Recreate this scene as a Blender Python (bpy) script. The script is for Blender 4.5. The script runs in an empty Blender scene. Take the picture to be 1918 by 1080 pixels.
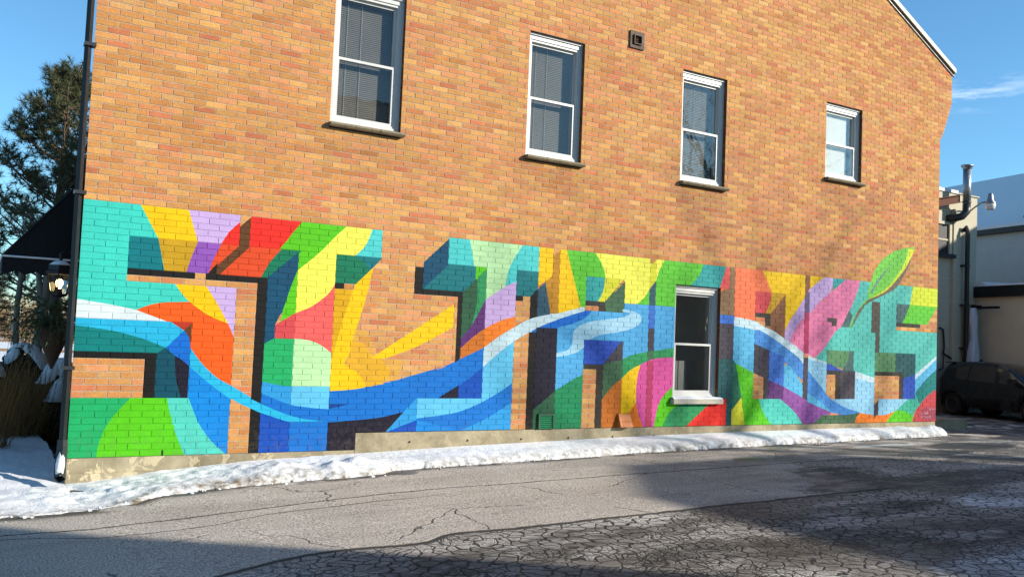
import bpy, math, random
from mathutils import Vector, Matrix, noise as mnoise
from mathutils.geometry import delaunay_2d_cdt
R = math.radians
random.seed(7)
scene = bpy.context.scene
COL = scene.collection

# ------------------------------------------------------------------ camera
CAM = Vector((-1.1491, -10.0932, 1.6351))
YAW, PITCH, ROLL, FPX = 0.55512647, 0.05479571, 0.04174305, 1718.80
fw = Vector((math.sin(YAW)*math.cos(PITCH), math.cos(YAW)*math.cos(PITCH), math.sin(PITCH)))
rt = Vector((math.cos(YAW), -math.sin(YAW), 0.0))
up = rt.cross(fw)
rt2 = rt*math.cos(ROLL) + up*math.sin(ROLL)
up2 = up*math.cos(ROLL) - rt*math.sin(ROLL)
cd = bpy.data.cameras.new('camera')
cd.sensor_width = 36.0
cd.lens = 36.0*FPX/1918.0
cd.clip_start, cd.clip_end = 0.1, 2000
cam = bpy.data.objects.new('camera', cd)
COL.objects.link(cam)
m3 = Matrix((rt2, up2, -fw)).transposed()
cam.matrix_world = Matrix.Translation(CAM) @ m3.to_4x4()
scene.camera = cam

# ------------------------------------------------------------------ sky, sun, exposure
SUN_AZ, SUN_EL = R(133.0), R(22.0)
SUN = Vector((math.sin(SUN_AZ)*math.cos(SUN_EL), math.cos(SUN_AZ)*math.cos(SUN_EL), math.sin(SUN_EL)))
world = bpy.data.worlds.new('World')
scene.world = world
world.use_nodes = True
wt = world.node_tree
wt.nodes.clear()
def WN(t, **k):
    n = wt.nodes.new(t)
    for a, b in k.items(): setattr(n, a, b)
    return n
w_out = WN('ShaderNodeOutputWorld')
w_bg = WN('ShaderNodeBackground')
sky = WN('ShaderNodeTexSky', sky_type='NISHITA', sun_disc=False, sun_elevation=SUN_EL, sun_rotation=SUN_AZ,
         altitude=300.0, air_density=1.0, dust_density=0.15, ozone_density=3.0)
w_bg.inputs['Strength'].default_value = 0.12
# thin cirrus streaks drifting low over the rooftops
w_geo = WN('ShaderNodeTexCoord')
w_map = WN('ShaderNodeMapping')
w_map.inputs['Rotation'].default_value = (0, 0, R(31))
w_map.inputs['Scale'].default_value = (5.0, 5.0, 30.0)
w_noise = WN('ShaderNodeTexNoise')
w_noise.inputs['Scale'].default_value = 1.6
w_noise.inputs['Detail'].default_value = 6.0
w_noise.inputs['Roughness'].default_value = 0.62
w_ramp = WN('ShaderNodeValToRGB')
w_ramp.color_ramp.elements[0].position = 0.36
w_ramp.color_ramp.elements[1].position = 0.66
w_vd = WN('ShaderNodeVectorMath', operation='SUBTRACT')
w_vd.inputs[1].default_value = (0.8265, 0.503, 0.2530)
w_vs = WN('ShaderNodeVectorMath', operation='MULTIPLY')
w_vs.inputs[1].default_value = (1.0, 1.0, 2.9)
w_len = WN('ShaderNodeVectorMath', operation='LENGTH')
w_mr = WN('ShaderNodeMapRange')
w_mr.inputs['From Min'].default_value = 0.012
w_mr.inputs['From Max'].default_value = 0.060
w_mr.inputs['To Min'].default_value = 0.75
w_mr.inputs['To Max'].default_value = 0.0
w_mul = WN('ShaderNodeMath', operation='MULTIPLY')
w_mix = WN('ShaderNodeMixRGB')
w_mix.inputs['Color2'].default_value = (8.2, 8.6, 9.2, 1)
w_tint = WN('ShaderNodeMixRGB', blend_type='MULTIPLY')
w_tint.inputs['Fac'].default_value = 1.0
w_tint.inputs['Color2'].default_value = (0.58, 0.87, 0.95, 1)
L_ = wt.links.new
L_(w_geo.outputs['Generated'], w_map.inputs['Vector'])
L_(w_map.outputs['Vector'], w_noise.inputs['Vector'])
L_(w_noise.outputs['Fac'], w_ramp.inputs['Fac'])
L_(w_geo.outputs['Generated'], w_vd.inputs[0])
L_(w_vd.outputs[0], w_vs.inputs[0])
L_(w_vs.outputs[0], w_len.inputs[0])
L_(w_len.outputs['Value'], w_mr.inputs['Value'])
L_(w_ramp.outputs['Color'], w_mul.inputs[0])
L_(w_mr.outputs['Result'], w_mul.inputs[1])
L_(w_mul.outputs[0], w_mix.inputs['Fac'])
L_(sky.outputs['Color'], w_tint.inputs['Color1'])
L_(w_tint.outputs['Color'], w_mix.inputs['Color1'])
L_(w_mix.outputs['Color'], w_bg.inputs['Color'])
L_(w_bg.outputs['Background'], w_out.inputs['Surface'])

sl = bpy.data.lights.new('sun', 'SUN')
sl.energy = 4.6
sl.angle = R(0.8)
sl.color = (1.0, 0.925, 0.80)
so = bpy.data.objects.new('sun', sl)
so.rotation_euler = (-SUN).to_track_quat('-Z', 'Y').to_euler()
so.location = SUN*60
COL.objects.link(so)
vs = scene.view_settings
vs.view_transform = 'Standard'
vs.look = 'None'
vs.exposure = 0.80
vs.gamma = 1.0
vs.use_curve_mapping = False
scene.render.engine = 'CYCLES'
scene.cycles.max_bounces = 6
scene.cycles.transparent_max_bounces = 12
scene.cycles.use_denoising = True
scene.cycles.use_adaptive_sampling = True
scene.cycles.adaptive_threshold = 0.02

# ------------------------------------------------------------------ helpers
def s2l(c):
    c = c/255.0
    return c/12.92 if c <= 0.04045 else ((c+0.055)/1.055)**2.4
def lin(rgb, k=1.0):
    return tuple(s2l(v)*k for v in rgb) + (1.0,)

class MB:
    """collects faces for ONE mesh"""
    def __init__(s): s.v = []; s.f = []; s.sm = False
    def quad(s, a, b, c, d):
        n = len(s.v); s.v += [tuple(a), tuple(b), tuple(c), tuple(d)]; s.f.append((n, n+1, n+2, n+3))
    def poly(s, pts):
        n = len(s.v); s.v += [tuple(p) for p in pts]; s.f.append(tuple(range(n, n+len(pts))))
    def box(s, x0, x1, y0, y1, z0, z1):
        n = len(s.v)
        s.v += [(x0,y0,z0),(x1,y0,z0),(x1,y1,z0),(x0,y1,z0),(x0,y0,z1),(x1,y0,z1),(x1,y1,z1),(x0,y1,z1)]
        s.f += [tuple(n+i for i in q) for q in ((0,3,2,1),(4,5,6,7),(0,1,5,4),(1,2,6,5),(2,3,7,6),(3,0,4,7))]
        return s
    def obox(s, o, ex, ey, ez, a, b, c):
        """box from o along unit axes ex,ey,ez with lengths a,b,c"""
        n = len(s.v)
        for k in (0, c):
            for i, j in ((0,0),(a,0),(a,b),(0,b)):
                s.v.append(tuple(o + ex*i + ey*j + ez*k))
        s.f += [tuple(n+i for i in q) for q in ((0,3,2,1),(4,5,6,7),(0,1,5,4),(1,2,6,5),(2,3,7,6),(3,0,4,7))]
        return s
    def prism(s, pts, off):
        """polygon pts extruded by vector off"""
        n = len(s.v); k = len(pts); off = Vector(off)
        s.v += [tuple(p) for p in pts] + [tuple(Vector(p)+off) for p in pts]
        s.f += [tuple(range(n, n+k))[::-1], tuple(range(n+k, n+2*k))]
        s.f += [(n+i, n+(i+1) % k, n+k+(i+1) % k, n+k+i) for i in range(k)]
        return s
    def tube(s, pts, rad, n=8, cap=True):
        pts = [Vector(p) for p in pts]
        if not isinstance(rad, (list, tuple)): rad = [rad]*len(pts)
        base = len(s.v); prev = None
        for i, p in enumerate(pts):
            d = (pts[min(i+1, len(pts)-1)] - pts[max(i-1, 0)])
            if d.length < 1e-9: d = Vector((0,0,1))
            d.normalize()
            a = prev - d*prev.dot(d) if prev is not None else (Vector((0,0,1)).cross(d) if abs(d.z) < 0.9 else Vector((1,0,0)).cross(d))
            if a.length < 1e-6: a = Vector((1,0,0)).cross(d)
            a.normalize(); prev = a; b = d.cross(a)
            for k in range(n):
                t = 2*math.pi*k/n
                s.v.append(tuple(p + (a*math.cos(t) + b*math.sin(t))*rad[i]))
        for i in range(len(pts)-1):
            for k in range(n):
                q = base+i*n
                s.f.append((q+k, q+(k+1) % n, q+n+(k+1) % n, q+n+k))
        if cap:
            s.f.append(tuple(base+k for k in range(n))[::-1])
            s.f.append(tuple(base+(len(pts)-1)*n+k for k in range(n)))
        return s
    def lathe(s, c, prof, n=16, axis=Vector((0,0,1))):
        """prof: list of (radius, height along axis)"""
        c = Vector(c)
        a = Vector((1,0,0)) if abs(axis.x) < 0.9 else Vector((0,1,0))
        a = (a - axis*a.dot(axis)).normalized(); b = axis.cross(a)
        base = len(s.v)
        for r, h in prof:
            for k in range(n):
                t = 2*math.pi*k/n
                s.v.append(tuple(c + axis*h + (a*math.cos(t)+b*math.sin(t))*r))
        for i in range(len(prof)-1):
            for k in range(n):
                q = base+i*n
                s.f.append((q+k, q+(k+1) % n, q+n+(k+1) % n, q+n+k))
        s.f.append(tuple(base+k for k in range(n))[::-1])
        s.f.append(tuple(base+(len(prof)-1)*n+k for k in range(n)))
        return s
    def build(s, name, mat, parent=None, smooth=False, loc0=None):
        me = bpy.data.meshes.new(name)
        me.from_pydata(s.v, [], s.f)
        me.materials.append(mat)
        if smooth:
            me.polygons.foreach_set('use_smooth', [True]*len(me.polygons))
        me.update()
        o = bpy.data.objects.new(name, me)
        COL.objects.link(o)
        if parent is not None:
            o.parent = parent
            if parent.get('is_root'): o.location = -Vector(parent.location)
        return o

def root(name, loc, label, cat, group=None):
    e = bpy.data.objects.new(name, None)
    e.empty_display_size = 0.2
    e.location = loc
    COL.objects.link(e)
    e['is_root'] = 1
    e['label'] = label
    e['category'] = cat
    if group: e['group'] = group
    return e
def sub(name, parent):
    """an Empty that is a part (groups its sub-parts), world coordinates kept"""
    e = bpy.data.objects.new(name, None)
    e.empty_display_size = 0.1
    COL.objects.link(e)
    e.parent = parent
    if parent.get('is_root'): e.location = -Vector(parent.location)
    return e
def tag(o, label, cat, group=None, kind=None):
    o['label'] = label
    if cat: o['category'] = cat
    if group: o['group'] = group
    if kind: o['kind'] = kind
    return o

class NT:
    def __init__(s, name):
        s.m = bpy.data.materials.new(name); s.m.use_nodes = True
        s.t = s.m.node_tree; s.t.nodes.clear()
        s.out = s.n('ShaderNodeOutputMaterial'); s.b = s.n('ShaderNodeBsdfPrincipled')
        s.l(s.b.outputs[0], s.out.inputs['Surface'])
        s.pos = s.n('ShaderNodeNewGeometry').outputs['Position']
    def n(s, t, **k):
        x = s.t.nodes.new(t)
        for a, b in k.items(): setattr(x, a, b)
        return x
    def l(s, a, b): s.t.links.new(a, b)
    def math(s, op, a, b=None, c=None, clamp=False):
        x = s.n('ShaderNodeMath', operation=op); x.use_clamp = clamp
        for i, v in enumerate((a, b, c)):
            if v is None: continue
            if isinstance(v, (int, float)): x.inputs[i].default_value = v
            else: s.l(v, x.inputs[i])
        return x.outputs[0]
    def noise(s, scale, detail=3, rough=0.55, vec=None, stretch=None, dist=0.0):
        x = s.n('ShaderNodeTexNoise')
        x.inputs['Scale'].default_value = scale; x.inputs['Detail'].default_value = detail
        x.inputs['Roughness'].default_value = rough; x.inputs['Distortion'].default_value = dist
        v = vec or s.pos
        if stretch:
            m = s.n('ShaderNodeVectorMath', operation='MULTIPLY'); m.inputs[1].default_value = stretch
            s.l(v, m.inputs[0]); v = m.outputs[0]
        s.l(v, x.inputs['Vector'])
        return x.outputs['Fac']
    def mapr(s, v, a, b, c=0.0, d=1.0, smooth=False):
        x = s.n('ShaderNodeMapRange'); x.clamp = True
        if smooth: x.interpolation_type = 'SMOOTHSTEP'
        s.l(v, x.inputs['Value'])
        for k, val in (('From Min', a), ('From Max', b), ('To Min', c), ('To Max', d)): x.inputs[k].default_value = val
        return x.outputs['Result']
    def mix(s, fac, a, b, mode='MIX'):
        x = s.n('ShaderNodeMixRGB', blend_type=mode)
        for sock, v in ((x.inputs['Fac'], fac), (x.inputs['Color1'], a), (x.inputs['Color2'], b)):
            if isinstance(v, (int, float)): sock.default_value = v
            elif isinstance(v, tuple): sock.default_value = v if len(v) == 4 else v+(1.0,)
            else: s.l(v, sock)
        return x.outputs['Color']
    def sep(s):
        x = s.n('ShaderNodeSeparateXYZ'); s.l(s.pos, x.inputs[0]); return x.outputs
    def set(s, color=None, rough=None, spec=None, bump=None, strength=0.4, dist=0.01, metal=None):
        def put(sock, v):
            if isinstance(v, (int, float)): sock.default_value = v
            elif isinstance(v, tuple): sock.default_value = v if len(v) == 4 else v+(1.0,)
            else: s.l(v, sock)
        if color is not None: put(s.b.inputs['Base Color'], color)
        if rough is not None: put(s.b.inputs['Roughness'], rough)
        if spec is not None: put(s.b.inputs['Specular IOR Level'], spec)
        if metal is not None: put(s.b.inputs['Metallic'], metal)
        if bump is not None:
            b = s.n('ShaderNodeBump'); b.inputs['Strength'].default_value = strength; b.inputs['Distance'].default_value = dist
            s.l(bump, b.inputs['Height']); s.l(b.outputs['Normal'], s.b.inputs['Normal'])
        return s.m

def simple(name, rgb, rough=0.6, var=0.18, scale=9.0, bump=0.15, spec=0.4, metal=0.0, stretch=None, fine=70.0):
    """procedural colour with two octaves of mottling and a fine relief"""
    t = NT(name)
    a = t.noise(scale, 4, 0.6, stretch=stretch)
    b = t.noise(fine, 2, 0.5, stretch=stretch)
    f = t.math('ADD', t.math('MULTIPLY', a, 0.65), t.math('MULTIPLY', b, 0.35))
    lo = tuple(c*(1-var) for c in rgb); hi = tuple(min(1, c*(1+var)) for c in rgb)
    col = t.mix(t.mapr(f, 0.3, 0.7), lo, hi)
    rr = t.mapr(a, 0.3, 0.7, max(0.02, rough-0.08), min(1, rough+0.08))
    return t.set(col, rr, spec, bump=b, strength=bump, dist=0.004, metal=metal)
def L3(r, g, b, k=1.0): return tuple(s2l(v)*k for v in (r, g, b))

# ------------------------------------------------------------------ site geometry
BL, BH, Z0 = 0.2250034, 0.066438, 0.47        # brick module length, course height, height of the paint line
WX = 63.25                                     # wall length in bricks
def zg(x, y=0.0):
    """ground height"""
    a = 0.29*(1-math.exp(-max(x, 0.0)/7.0))
    if x > 15.0:
        t = min(1.0, (x-15.0)/5.0); a *= 1-t*t*(3-2*t)
    if y > 0:
        a *= 1.0/(1.0+max(0.0, y-0.5)*0.25)
    if x < 0 and y < 0: a = 0.0
    return a

# mural colours as seen in sunlight (sRGB) and its painted shapes in bricks along x courses up
PAL=dict(turq=(64,215,198),turq2=(85,212,195),aqua=(80,212,212),yellow=(252,205,10),gold=(225,172,15),gold2=(196,138,35),fade=(236,182,22),fade2=(230,176,40),ochre=(205,160,30),lilac=(208,178,232),red=(240,45,35),dred=(190,55,35),dred2=(205,72,80),dplum=(168,72,92),plumlight=(206,146,164),redor=(228,78,35),purple=(148,88,188),purple2=(152,88,168),violet=(95,48,118),dlilac=(108,95,135),
dteal=(0,122,132),dteal2=(8,120,128),dteal3=(35,92,98),teal=(0,132,130),teal3=(45,165,165),teal4=(40,120,92),brown=(100,62,32),brown2=(142,92,62),black=(22,22,22),black2=(58,54,48),black3=(88,84,76),orange=(250,98,25),orange2=(252,135,40),dorange=(205,115,38),
white=(228,242,246),cyan=(38,188,232),blue=(5,112,215),blue2=(60,118,212),blue3=(72,145,222),azure=(5,140,228),river=(8,118,212),river2=(15,122,215),cobalt=(5,82,190),cobalt2=(38,82,190),dblue=(5,78,112),dblue2=(8,70,150),dnavyteal=(0,78,98),navy=(26,24,46),navy2=(72,68,80),
lime=(92,205,22),lime2=(98,205,55),lime3=(215,228,55),lemon=(250,248,95),lemon2=(222,222,50),green=(30,178,105),green2=(45,155,95),green3=(25,142,92),dgreen=(5,122,88),forest=(45,95,68),forest2=(68,108,78),olive=(92,145,100),mint=(195,242,182),
coral=(248,102,98),coral2=(250,128,82),dcoral=(222,78,85),pink=(226,88,165),dpink=(190,62,105),pink2=(244,135,180),sky=(45,160,228),sky2=(82,175,232),sky3=(95,190,235),pale=(100,200,242),ice=(172,220,245),ice2=(205,232,242),ice3=(150,208,240),slate=(50,92,112),slate2=(75,112,112),tan=(150,118,85),sea=(92,202,190),sea2=(62,182,155),leaf=(120,210,80),vein=(110,150,150),grey=(118,108,92))
MURAL = [
('turq',[(0,36),(2.47,36),(2.62,34.89),(2.84,33.45),(3.0,32.49),(3.17,31.51),(3.29,30.83),(3.61,26),(2.0,26),(2.0,24),(4.16,24),(4.32,23.19),(4.52,22.26),(4.71,21.65),(4.85,21.25),(4.56,21.21),(4.14,21.13),(3.71,20.94),(3.27,20.52),(2.81,19.99),(2.49,19.6),(2.25,19.74),(1.89,19.94),(1.48,20.15),(1.11,20.33),(0.68,20.52),(0.28,20.69),(0,20.82)]),
('yellow',[(2.4,36),(4.55,36),(5.05,31),(3.26,31),(3.08,32.0),(2.85,33.34),(2.69,34.3),(2.52,35.3)]),
('lilac',[(4.55,36),(7.0,36),(7.0,34.92),(6.76,34.12),(6.48,33.06),(6.28,31.91),(6.14,31),(5.05,31)]),
('red',[(7.0,34.92),(7.0,31),(6.14,31),(6.28,31.91),(6.48,33.06),(6.76,34.12)]),
('redor',[(6.14,31),(7.1,31),(5.6,26.01),(5.73,27.28),(5.89,28.81),(6.03,30.08)]),
('purple',[(5.05,31),(6.14,31),(6.02,30.01),(5.85,28.68),(5.7,27.2),(5.59,26),(4.61,26),(4.68,27.03),(4.79,28.39),(4.93,29.84)]),
('ochre',[(3.26,31),(5.05,31),(4.93,29.84),(4.79,28.39),(4.68,27.03),(4.61,26),(3.62,26),(3.55,27.08),(3.45,28.48),(3.34,29.9)]),
('dteal',[(2.0,31),(3.26,31),(3.34,29.89),(3.44,28.48),(3.53,27.08),(3.61,26),(2.0,26)]),
('brown',[(7.5,35.83),(7.5,30.84),(6.16,26),(5.6,26),(7.0,30.94),(7.0,34.14)]),
('black',[(6.0,27.79),(6.0,26.05),(5.6,26.01)]),
('black',[(2.0,26),(5.0,26),(5.0,25),(2.0,25)]),
('black',[(5.5,26),(8.0,26),(8.0,25),(5.5,25)]),
('orange',[(2.49,19.6),(2.74,20.02),(3.07,20.49),(3.36,20.78),(3.71,20.99),(4.1,21.12),(4.53,21.23),(4.85,21.3),(5.09,20.68),(5.42,19.93),(5.69,19.4),(5.99,18.94),(6.38,18.49),(6.7,18.16),(6.79,17.73),(6.9,17.15),(6.96,16.49),(7.0,15.95),(7.0,7.88),(6.69,8.47),(6.29,9.34),(6.04,10.02),(5.79,10.79),(5.56,11.57),(5.34,12.45),(5.14,13.35),(5.0,13.98),(5.0,18),(4.03,18),(3.75,18.23),(3.36,18.59),(3.05,18.93),(2.72,19.32)]),
('yellow',[(4.13,24),(5.56,24),(5.7,23.33),(5.9,22.38),(6.08,21.49),(6.29,20.43),(6.47,19.5),(6.6,18.67),(6.69,18.09),(6.37,18.45),(5.99,18.94),(5.69,19.4),(5.42,19.93),(5.09,20.68),(4.85,21.3),(4.73,21.61),(4.56,22.15),(4.33,23.13)]),
('lilac',[(5.56,24),(7.0,24),(7.0,15.95),(6.87,16.87),(6.67,18.2),(6.49,19.25),(6.28,20.41),(6.08,21.49),(5.88,22.48),(5.69,23.38)]),
('white',[(0,20.82),(0.28,20.71),(0.68,20.54),(1.11,20.37),(1.48,20.2),(1.89,19.98),(2.25,19.76),(2.49,19.6),(2.74,19.3),(3.1,18.9),(3.53,18.4),(3.9,18),(1.96,18),(0,18)]),
('cyan',[(0,18),(1.96,18),(3.9,18),(4.06,17.83),(4.27,17.56),(4.49,17.11),(4.67,16.72),(3.9,13.9),(3.64,14.25),(3.25,14.73),(2.84,15.2),(2.44,15.6),(2.01,15.98),(1.55,16.29),(1.15,16.49),(0.7,16.65),(0.28,16.77),(0,16.86)]),
('teal',[(0,16.86),(0.29,16.76),(0.7,16.62),(1.15,16.45),(1.55,16.25),(2.01,15.94),(2.44,15.58),(2.84,15.2),(3.24,14.74),(3.61,14.25),(3.87,13.9),(3.56,13),(0,13)]),
('dred',[(4.03,18),(5.05,18),(4.67,16.72)]),
('brown',[(4.67,16.72),(5.0,17.98),(5.0,13.98)]),
('blue',[(4.67,16.72),(4.78,16.24),(4.91,15.57),(4.97,14.7),(5.0,13.98),(5.0,10.95),(4.86,11.41),(4.63,12.09),(4.39,12.71),(4.11,13.41),(3.9,13.9)]),
('cyan',[(5.0,13.98),(5.14,13.35),(5.34,12.45),(5.56,11.57),(5.79,10.79),(6.04,10.02),(6.29,9.34),(6.54,8.82),(6.8,8.38),(7.09,7.88),(7.43,7.22),(7.8,6.49),(8.13,5.88),(8.53,5.26),(8.81,4.9),(8.39,5.48),(8.09,5.86),(8.28,5.5),(8.67,4.87),(9.07,4.25),(9.44,3.75),(9.83,3.26),(10.22,2.86),(10.59,2.57),(10.96,2.35),(11.39,2.19),(11.83,2.11),(12.35,2.05),(12.82,2.02),(13.15,2),(12.11,2),(11.87,1.92),(11.51,1.82),(11.17,1.77),(10.85,1.82),(10.53,1.93),(10.24,2.06),(9.85,2.24),(9.47,2.51),(9.04,3.03),(8.64,3.57),(8.33,3.99),(8.12,4.27),(8.13,4.16),(8.09,4.17),(7.82,4.56),(7.44,5.15),(7.05,5.83),(6.69,6.59),(6.32,7.45),(5.96,8.33),(5.6,9.29),(5.24,10.26),(5.0,10.95)]),
('dnavyteal',[(3.88,13.9),(4.32,12.65),(4.33,11.85),(4.35,10.69),(4.39,9.49),(4.49,8.22),(4.62,6.92),(4.71,6),(3.5,6),(3.5,12.94)]),
('navy',[(4.32,12.65),(4.48,12.37),(4.67,11.98),(4.86,11.46),(5.0,11.04),(5.0,5.89),(4.71,5.89),(4.63,6.76),(4.53,8.01),(4.44,9.26),(4.38,10.52),(4.35,11.77)]),
('azure',[(5.0,10.99),(5.25,10.3),(5.6,9.3),(5.96,8.33),(6.34,7.39),(6.73,6.47),(7.0,5.83),(7.0,-3),(6.89,-3),(6.72,-2.5),(6.47,-1.77),(6.22,-0.92),(6.0,0.02),(5.77,1.08),(5.55,2.2),(5.34,3.52),(5.14,4.9),(5.0,5.87)]),
('turq2',[(4.08,6),(5.06,6),(5.18,4.99),(5.36,3.56),(5.55,2.2),(5.76,1.07),(5.99,0.02),(6.22,-0.92),(6.48,-1.77),(6.74,-2.5),(6.92,-3),(5.0,-3),(4.9,-2.18),(4.77,-1.01),(4.62,0.31),(4.49,1.55),(4.37,2.77),(4.25,4.06),(4.15,5.2)]),
('lime',[(2.46,6),(4.09,6),(4.15,5.01),(4.25,3.57),(4.38,2.02),(4.52,0.72),(4.71,-0.74),(4.88,-2.07),(5.0,-3),(1.21,-3),(1.23,-1.94),(1.3,-0.54),(1.43,0.83),(1.61,2.14),(1.8,3.2),(2.02,4.16),(2.27,5.2)]),
('green',[(0,6),(2.49,6),(2.28,5.2),(2.02,4.16),(1.8,3.2),(1.61,2.14),(1.43,0.83),(1.3,-0.54),(1.23,-1.94),(1.21,-3),(0,-3)]),
('black',[(0,13),(3.5,13),(3.5,6),(3.0,6),(3.0,12),(0,12)]),
('red',[(7.5,36),(10.1,36),(9.94,35.34),(9.7,34.27),(9.5,33.17),(9.27,31.9),(9.11,31),(7.5,31)]),
('redor',[(7.56,31),(9.11,31),(8.95,30.4),(8.74,29.53),(8.55,28.64),(8.33,27.17),(8.17,26),(6.16,26)]),
('lime',[(10.1,36),(12.5,36),(12.3,35.4),(11.98,34.37),(11.79,33.65),(11.56,32.79),(11.32,31.87),(11.08,30.99),(10.8,30.08),(10.48,29.12),(10.2,28.27),(10.0,27.67),(10.0,31),(9.0,31),(9.15,31.65),(9.35,32.51),(9.52,33.38),(9.7,34.27),(9.92,35.25)]),
('dgreen',[(9.11,31),(10.14,31),(8.67,26),(8.15,26),(8.28,26.95),(8.48,28.24),(8.69,29.23),(8.94,30.27)]),
('dblue',[(10.0,30.8),(10.0,27.68),(9.87,26.5),(9.7,24.91),(9.61,23.84),(9.52,22.71),(9.42,21.58),(9.27,20.34),(9.11,19.11),(9.0,18.24),(9.0,16.03),(8.96,15.94),(8.88,15.75),(8.68,15.38),(8.5,15.03),(8.5,26.17)]),
('lime',[(10.0,27.8),(10.0,20.4),(9.23,18.24),(9.27,19.11),(9.34,20.34),(9.42,21.58),(9.51,22.7),(9.6,23.83),(9.7,24.91),(9.81,26.01),(9.92,27.07)]),
('lemon',[(12.48,36),(13.91,36),(13.85,35.25),(13.75,34.28),(13.63,33.36),(13.47,32.47),(13.22,31.62),(13.01,31),(12.0,31),(12.0,25.83),(11.89,25.06),(11.67,24.0),(11.43,23.24),(11.13,22.42),(10.84,21.71),(10.53,21.15),(10.22,20.7),(10.0,20.4),(10.0,27.66),(10.2,28.26),(10.48,29.11),(10.8,30.08),(11.08,30.99),(11.33,31.87),(11.57,32.79),(11.79,33.65),(11.98,34.37),(12.29,35.4)]),
('aqua',[(13.91,36),(14.5,36),(14.5,31),(13.01,31),(13.22,31.62),(13.47,32.47),(13.63,33.36),(13.75,34.28),(13.85,35.25)]),
('dgreen',[(12.0,31),(14.55,31),(13.18,26),(12.0,26)]),
('dteal2',[(13.01,31),(14.55,31),(13.88,28.48),(13.76,29.17),(13.57,29.99),(13.27,30.59)]),
('black',[(12.0,26),(12.5,26),(12.5,25.03),(12.0,25.03)]),
('coral',[(12.0,25.83),(12.0,13.77),(11.79,14.28),(11.5,14.91),(11.16,15.44),(10.78,15.85),(10.34,16.04),(10.0,16.1),(10.0,20.4),(10.22,20.7),(10.53,21.15),(10.84,21.71),(11.13,22.42),(11.43,23.24),(11.67,24.0),(11.89,25.06)]),
('dcoral',[(10.0,20.4),(10.0,16),(9.0,16),(9.0,18.24)]),
('green',[(8.5,15.03),(8.65,15.35),(8.84,15.7),(9.0,15.89),(9.11,16),(10.0,16),(10.0,7.94),(9.74,8.0),(9.38,8.14),(8.9,8.46),(8.5,8.76)]),
('mint',[(10.0,16.1),(10.35,16.03),(10.78,15.85),(11.13,15.51),(11.46,15.04),(11.77,14.35),(12.0,13.77),(12.0,8),(10.0,8)]),
('fade2',[(13.0,18.62),(13.97,17.6),(14.5,14.15),(14.5,13.08),(13.0,15.46)]),
('fade2',[(14.59,13),(16.0,13),(16.0,11.12),(15.86,10.34),(15.65,9.48),(15.33,9.07),(15.06,8.86)]),
('fade',[(13.0,16.58),(13.82,15.44),(14.33,13),(14.74,13),(15.35,11.08),(15.31,10.47),(15.2,9.69),(14.9,8.95),(14.63,8.39),(12.2,7.25),(13.0,13.18)]),
('gold',[(12.0,25),(13.0,25),(13.0,21.74),(12.0,7.25)]),
('yellow',[(13.12,25.97),(14.1,29.32),(14.05,28.48),(13.98,27.31),(13.89,25.93),(13.8,24.47),(13.7,23.08),(13.61,21.88),(13.49,20.36),(13.35,18.98),(13.23,17.73),(13.13,16.59),(13.02,15.19),(12.95,13.99),(12.9,13.18),(12.0,7.25),(12.0,12.23),(12.55,19.89)]),
('yellow',[(19.0,23.6),(19.0,19.26),(18.77,18.84),(18.46,18.25),(18.08,17.56),(17.68,16.83),(17.28,16.14),(16.92,15.54),(16.48,14.92),(16.02,14.32),(15.58,13.78),(15.2,13.33),(14.93,13),(14.19,13),(15.11,15.12)]),
('yellow',[(12.0,10.89),(12.71,11.73),(13.51,10.52),(14.02,8.05),(12.0,7.16)]),
('river',[(8.5,6.84),(8.74,6.51),(9.09,6.04),(9.42,5.61),(9.75,5.14),(10.19,4.74),(10.52,4.59),(10.93,4.45),(11.36,4.32),(11.74,4.21),(12.0,4.13),(12.0,7.23),(12.33,7.29),(12.8,7.39),(13.31,7.56),(13.7,7.74),(14.11,7.96),(14.54,8.22),(14.96,8.52),(15.37,8.88),(15.78,9.3),(16.21,9.74),(16.67,10.19),(17.13,10.62),(17.68,11.13),(18.22,11.61),(18.63,11.97),(18.81,12.09),(18.64,11.87),(18.19,11.36),(17.65,10.76),(17.17,10.24),(16.94,9.99),(17.04,10.12),(17.4,10.53),(17.85,11.06),(18.26,11.56),(18.63,12.06),(19.03,12.61),(19.38,13.11),(19.62,13.46),(21.0,15.55),(21.0,12.02),(20.72,11.19),(20.34,10.15),(20.06,9.51),(19.76,8.88),(19.56,8.45),(18.21,6),(17.08,6),(16.33,3.93),(16.33,3.61),(16.0,3.36),(15.52,3.01),(15.05,2.71),(14.65,2.5),(14.25,2.34),(13.81,2.2),(13.37,2.12),(12.88,2.06),(12.42,2.02),(12.11,1.99),(11.82,2.05),(11.39,2.19),(11.04,2.35),(10.63,2.57),(10.22,2.86),(9.82,3.29),(9.41,3.81),(9.07,4.25),(8.71,4.75),(8.5,5.07)]),
('sky',[(8.5,8.76),(8.9,8.46),(9.38,8.14),(9.74,8.0),(10.0,7.94),(10.0,4.86),(9.77,5.14),(9.42,5.56),(9.11,5.98),(8.75,6.45),(8.5,6.79)]),
('pale',[(10.0,8),(12.0,8),(12.0,4.13),(11.63,4.2),(11.12,4.35),(10.73,4.54),(10.3,4.77),(10.0,4.94)]),
('dblue2',[(12.0,5),(13.12,5),(12.0,4.13)]),
('cobalt',[(8.5,3.6),(8.77,3.3),(9.15,2.87),(9.47,2.51),(9.8,2.17),(10.0,1.97),(10.0,-3),(8.5,-3)]),
('river',[(10.0,2),(12.0,2),(12.0,-3),(10.0,-3)]),
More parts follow.
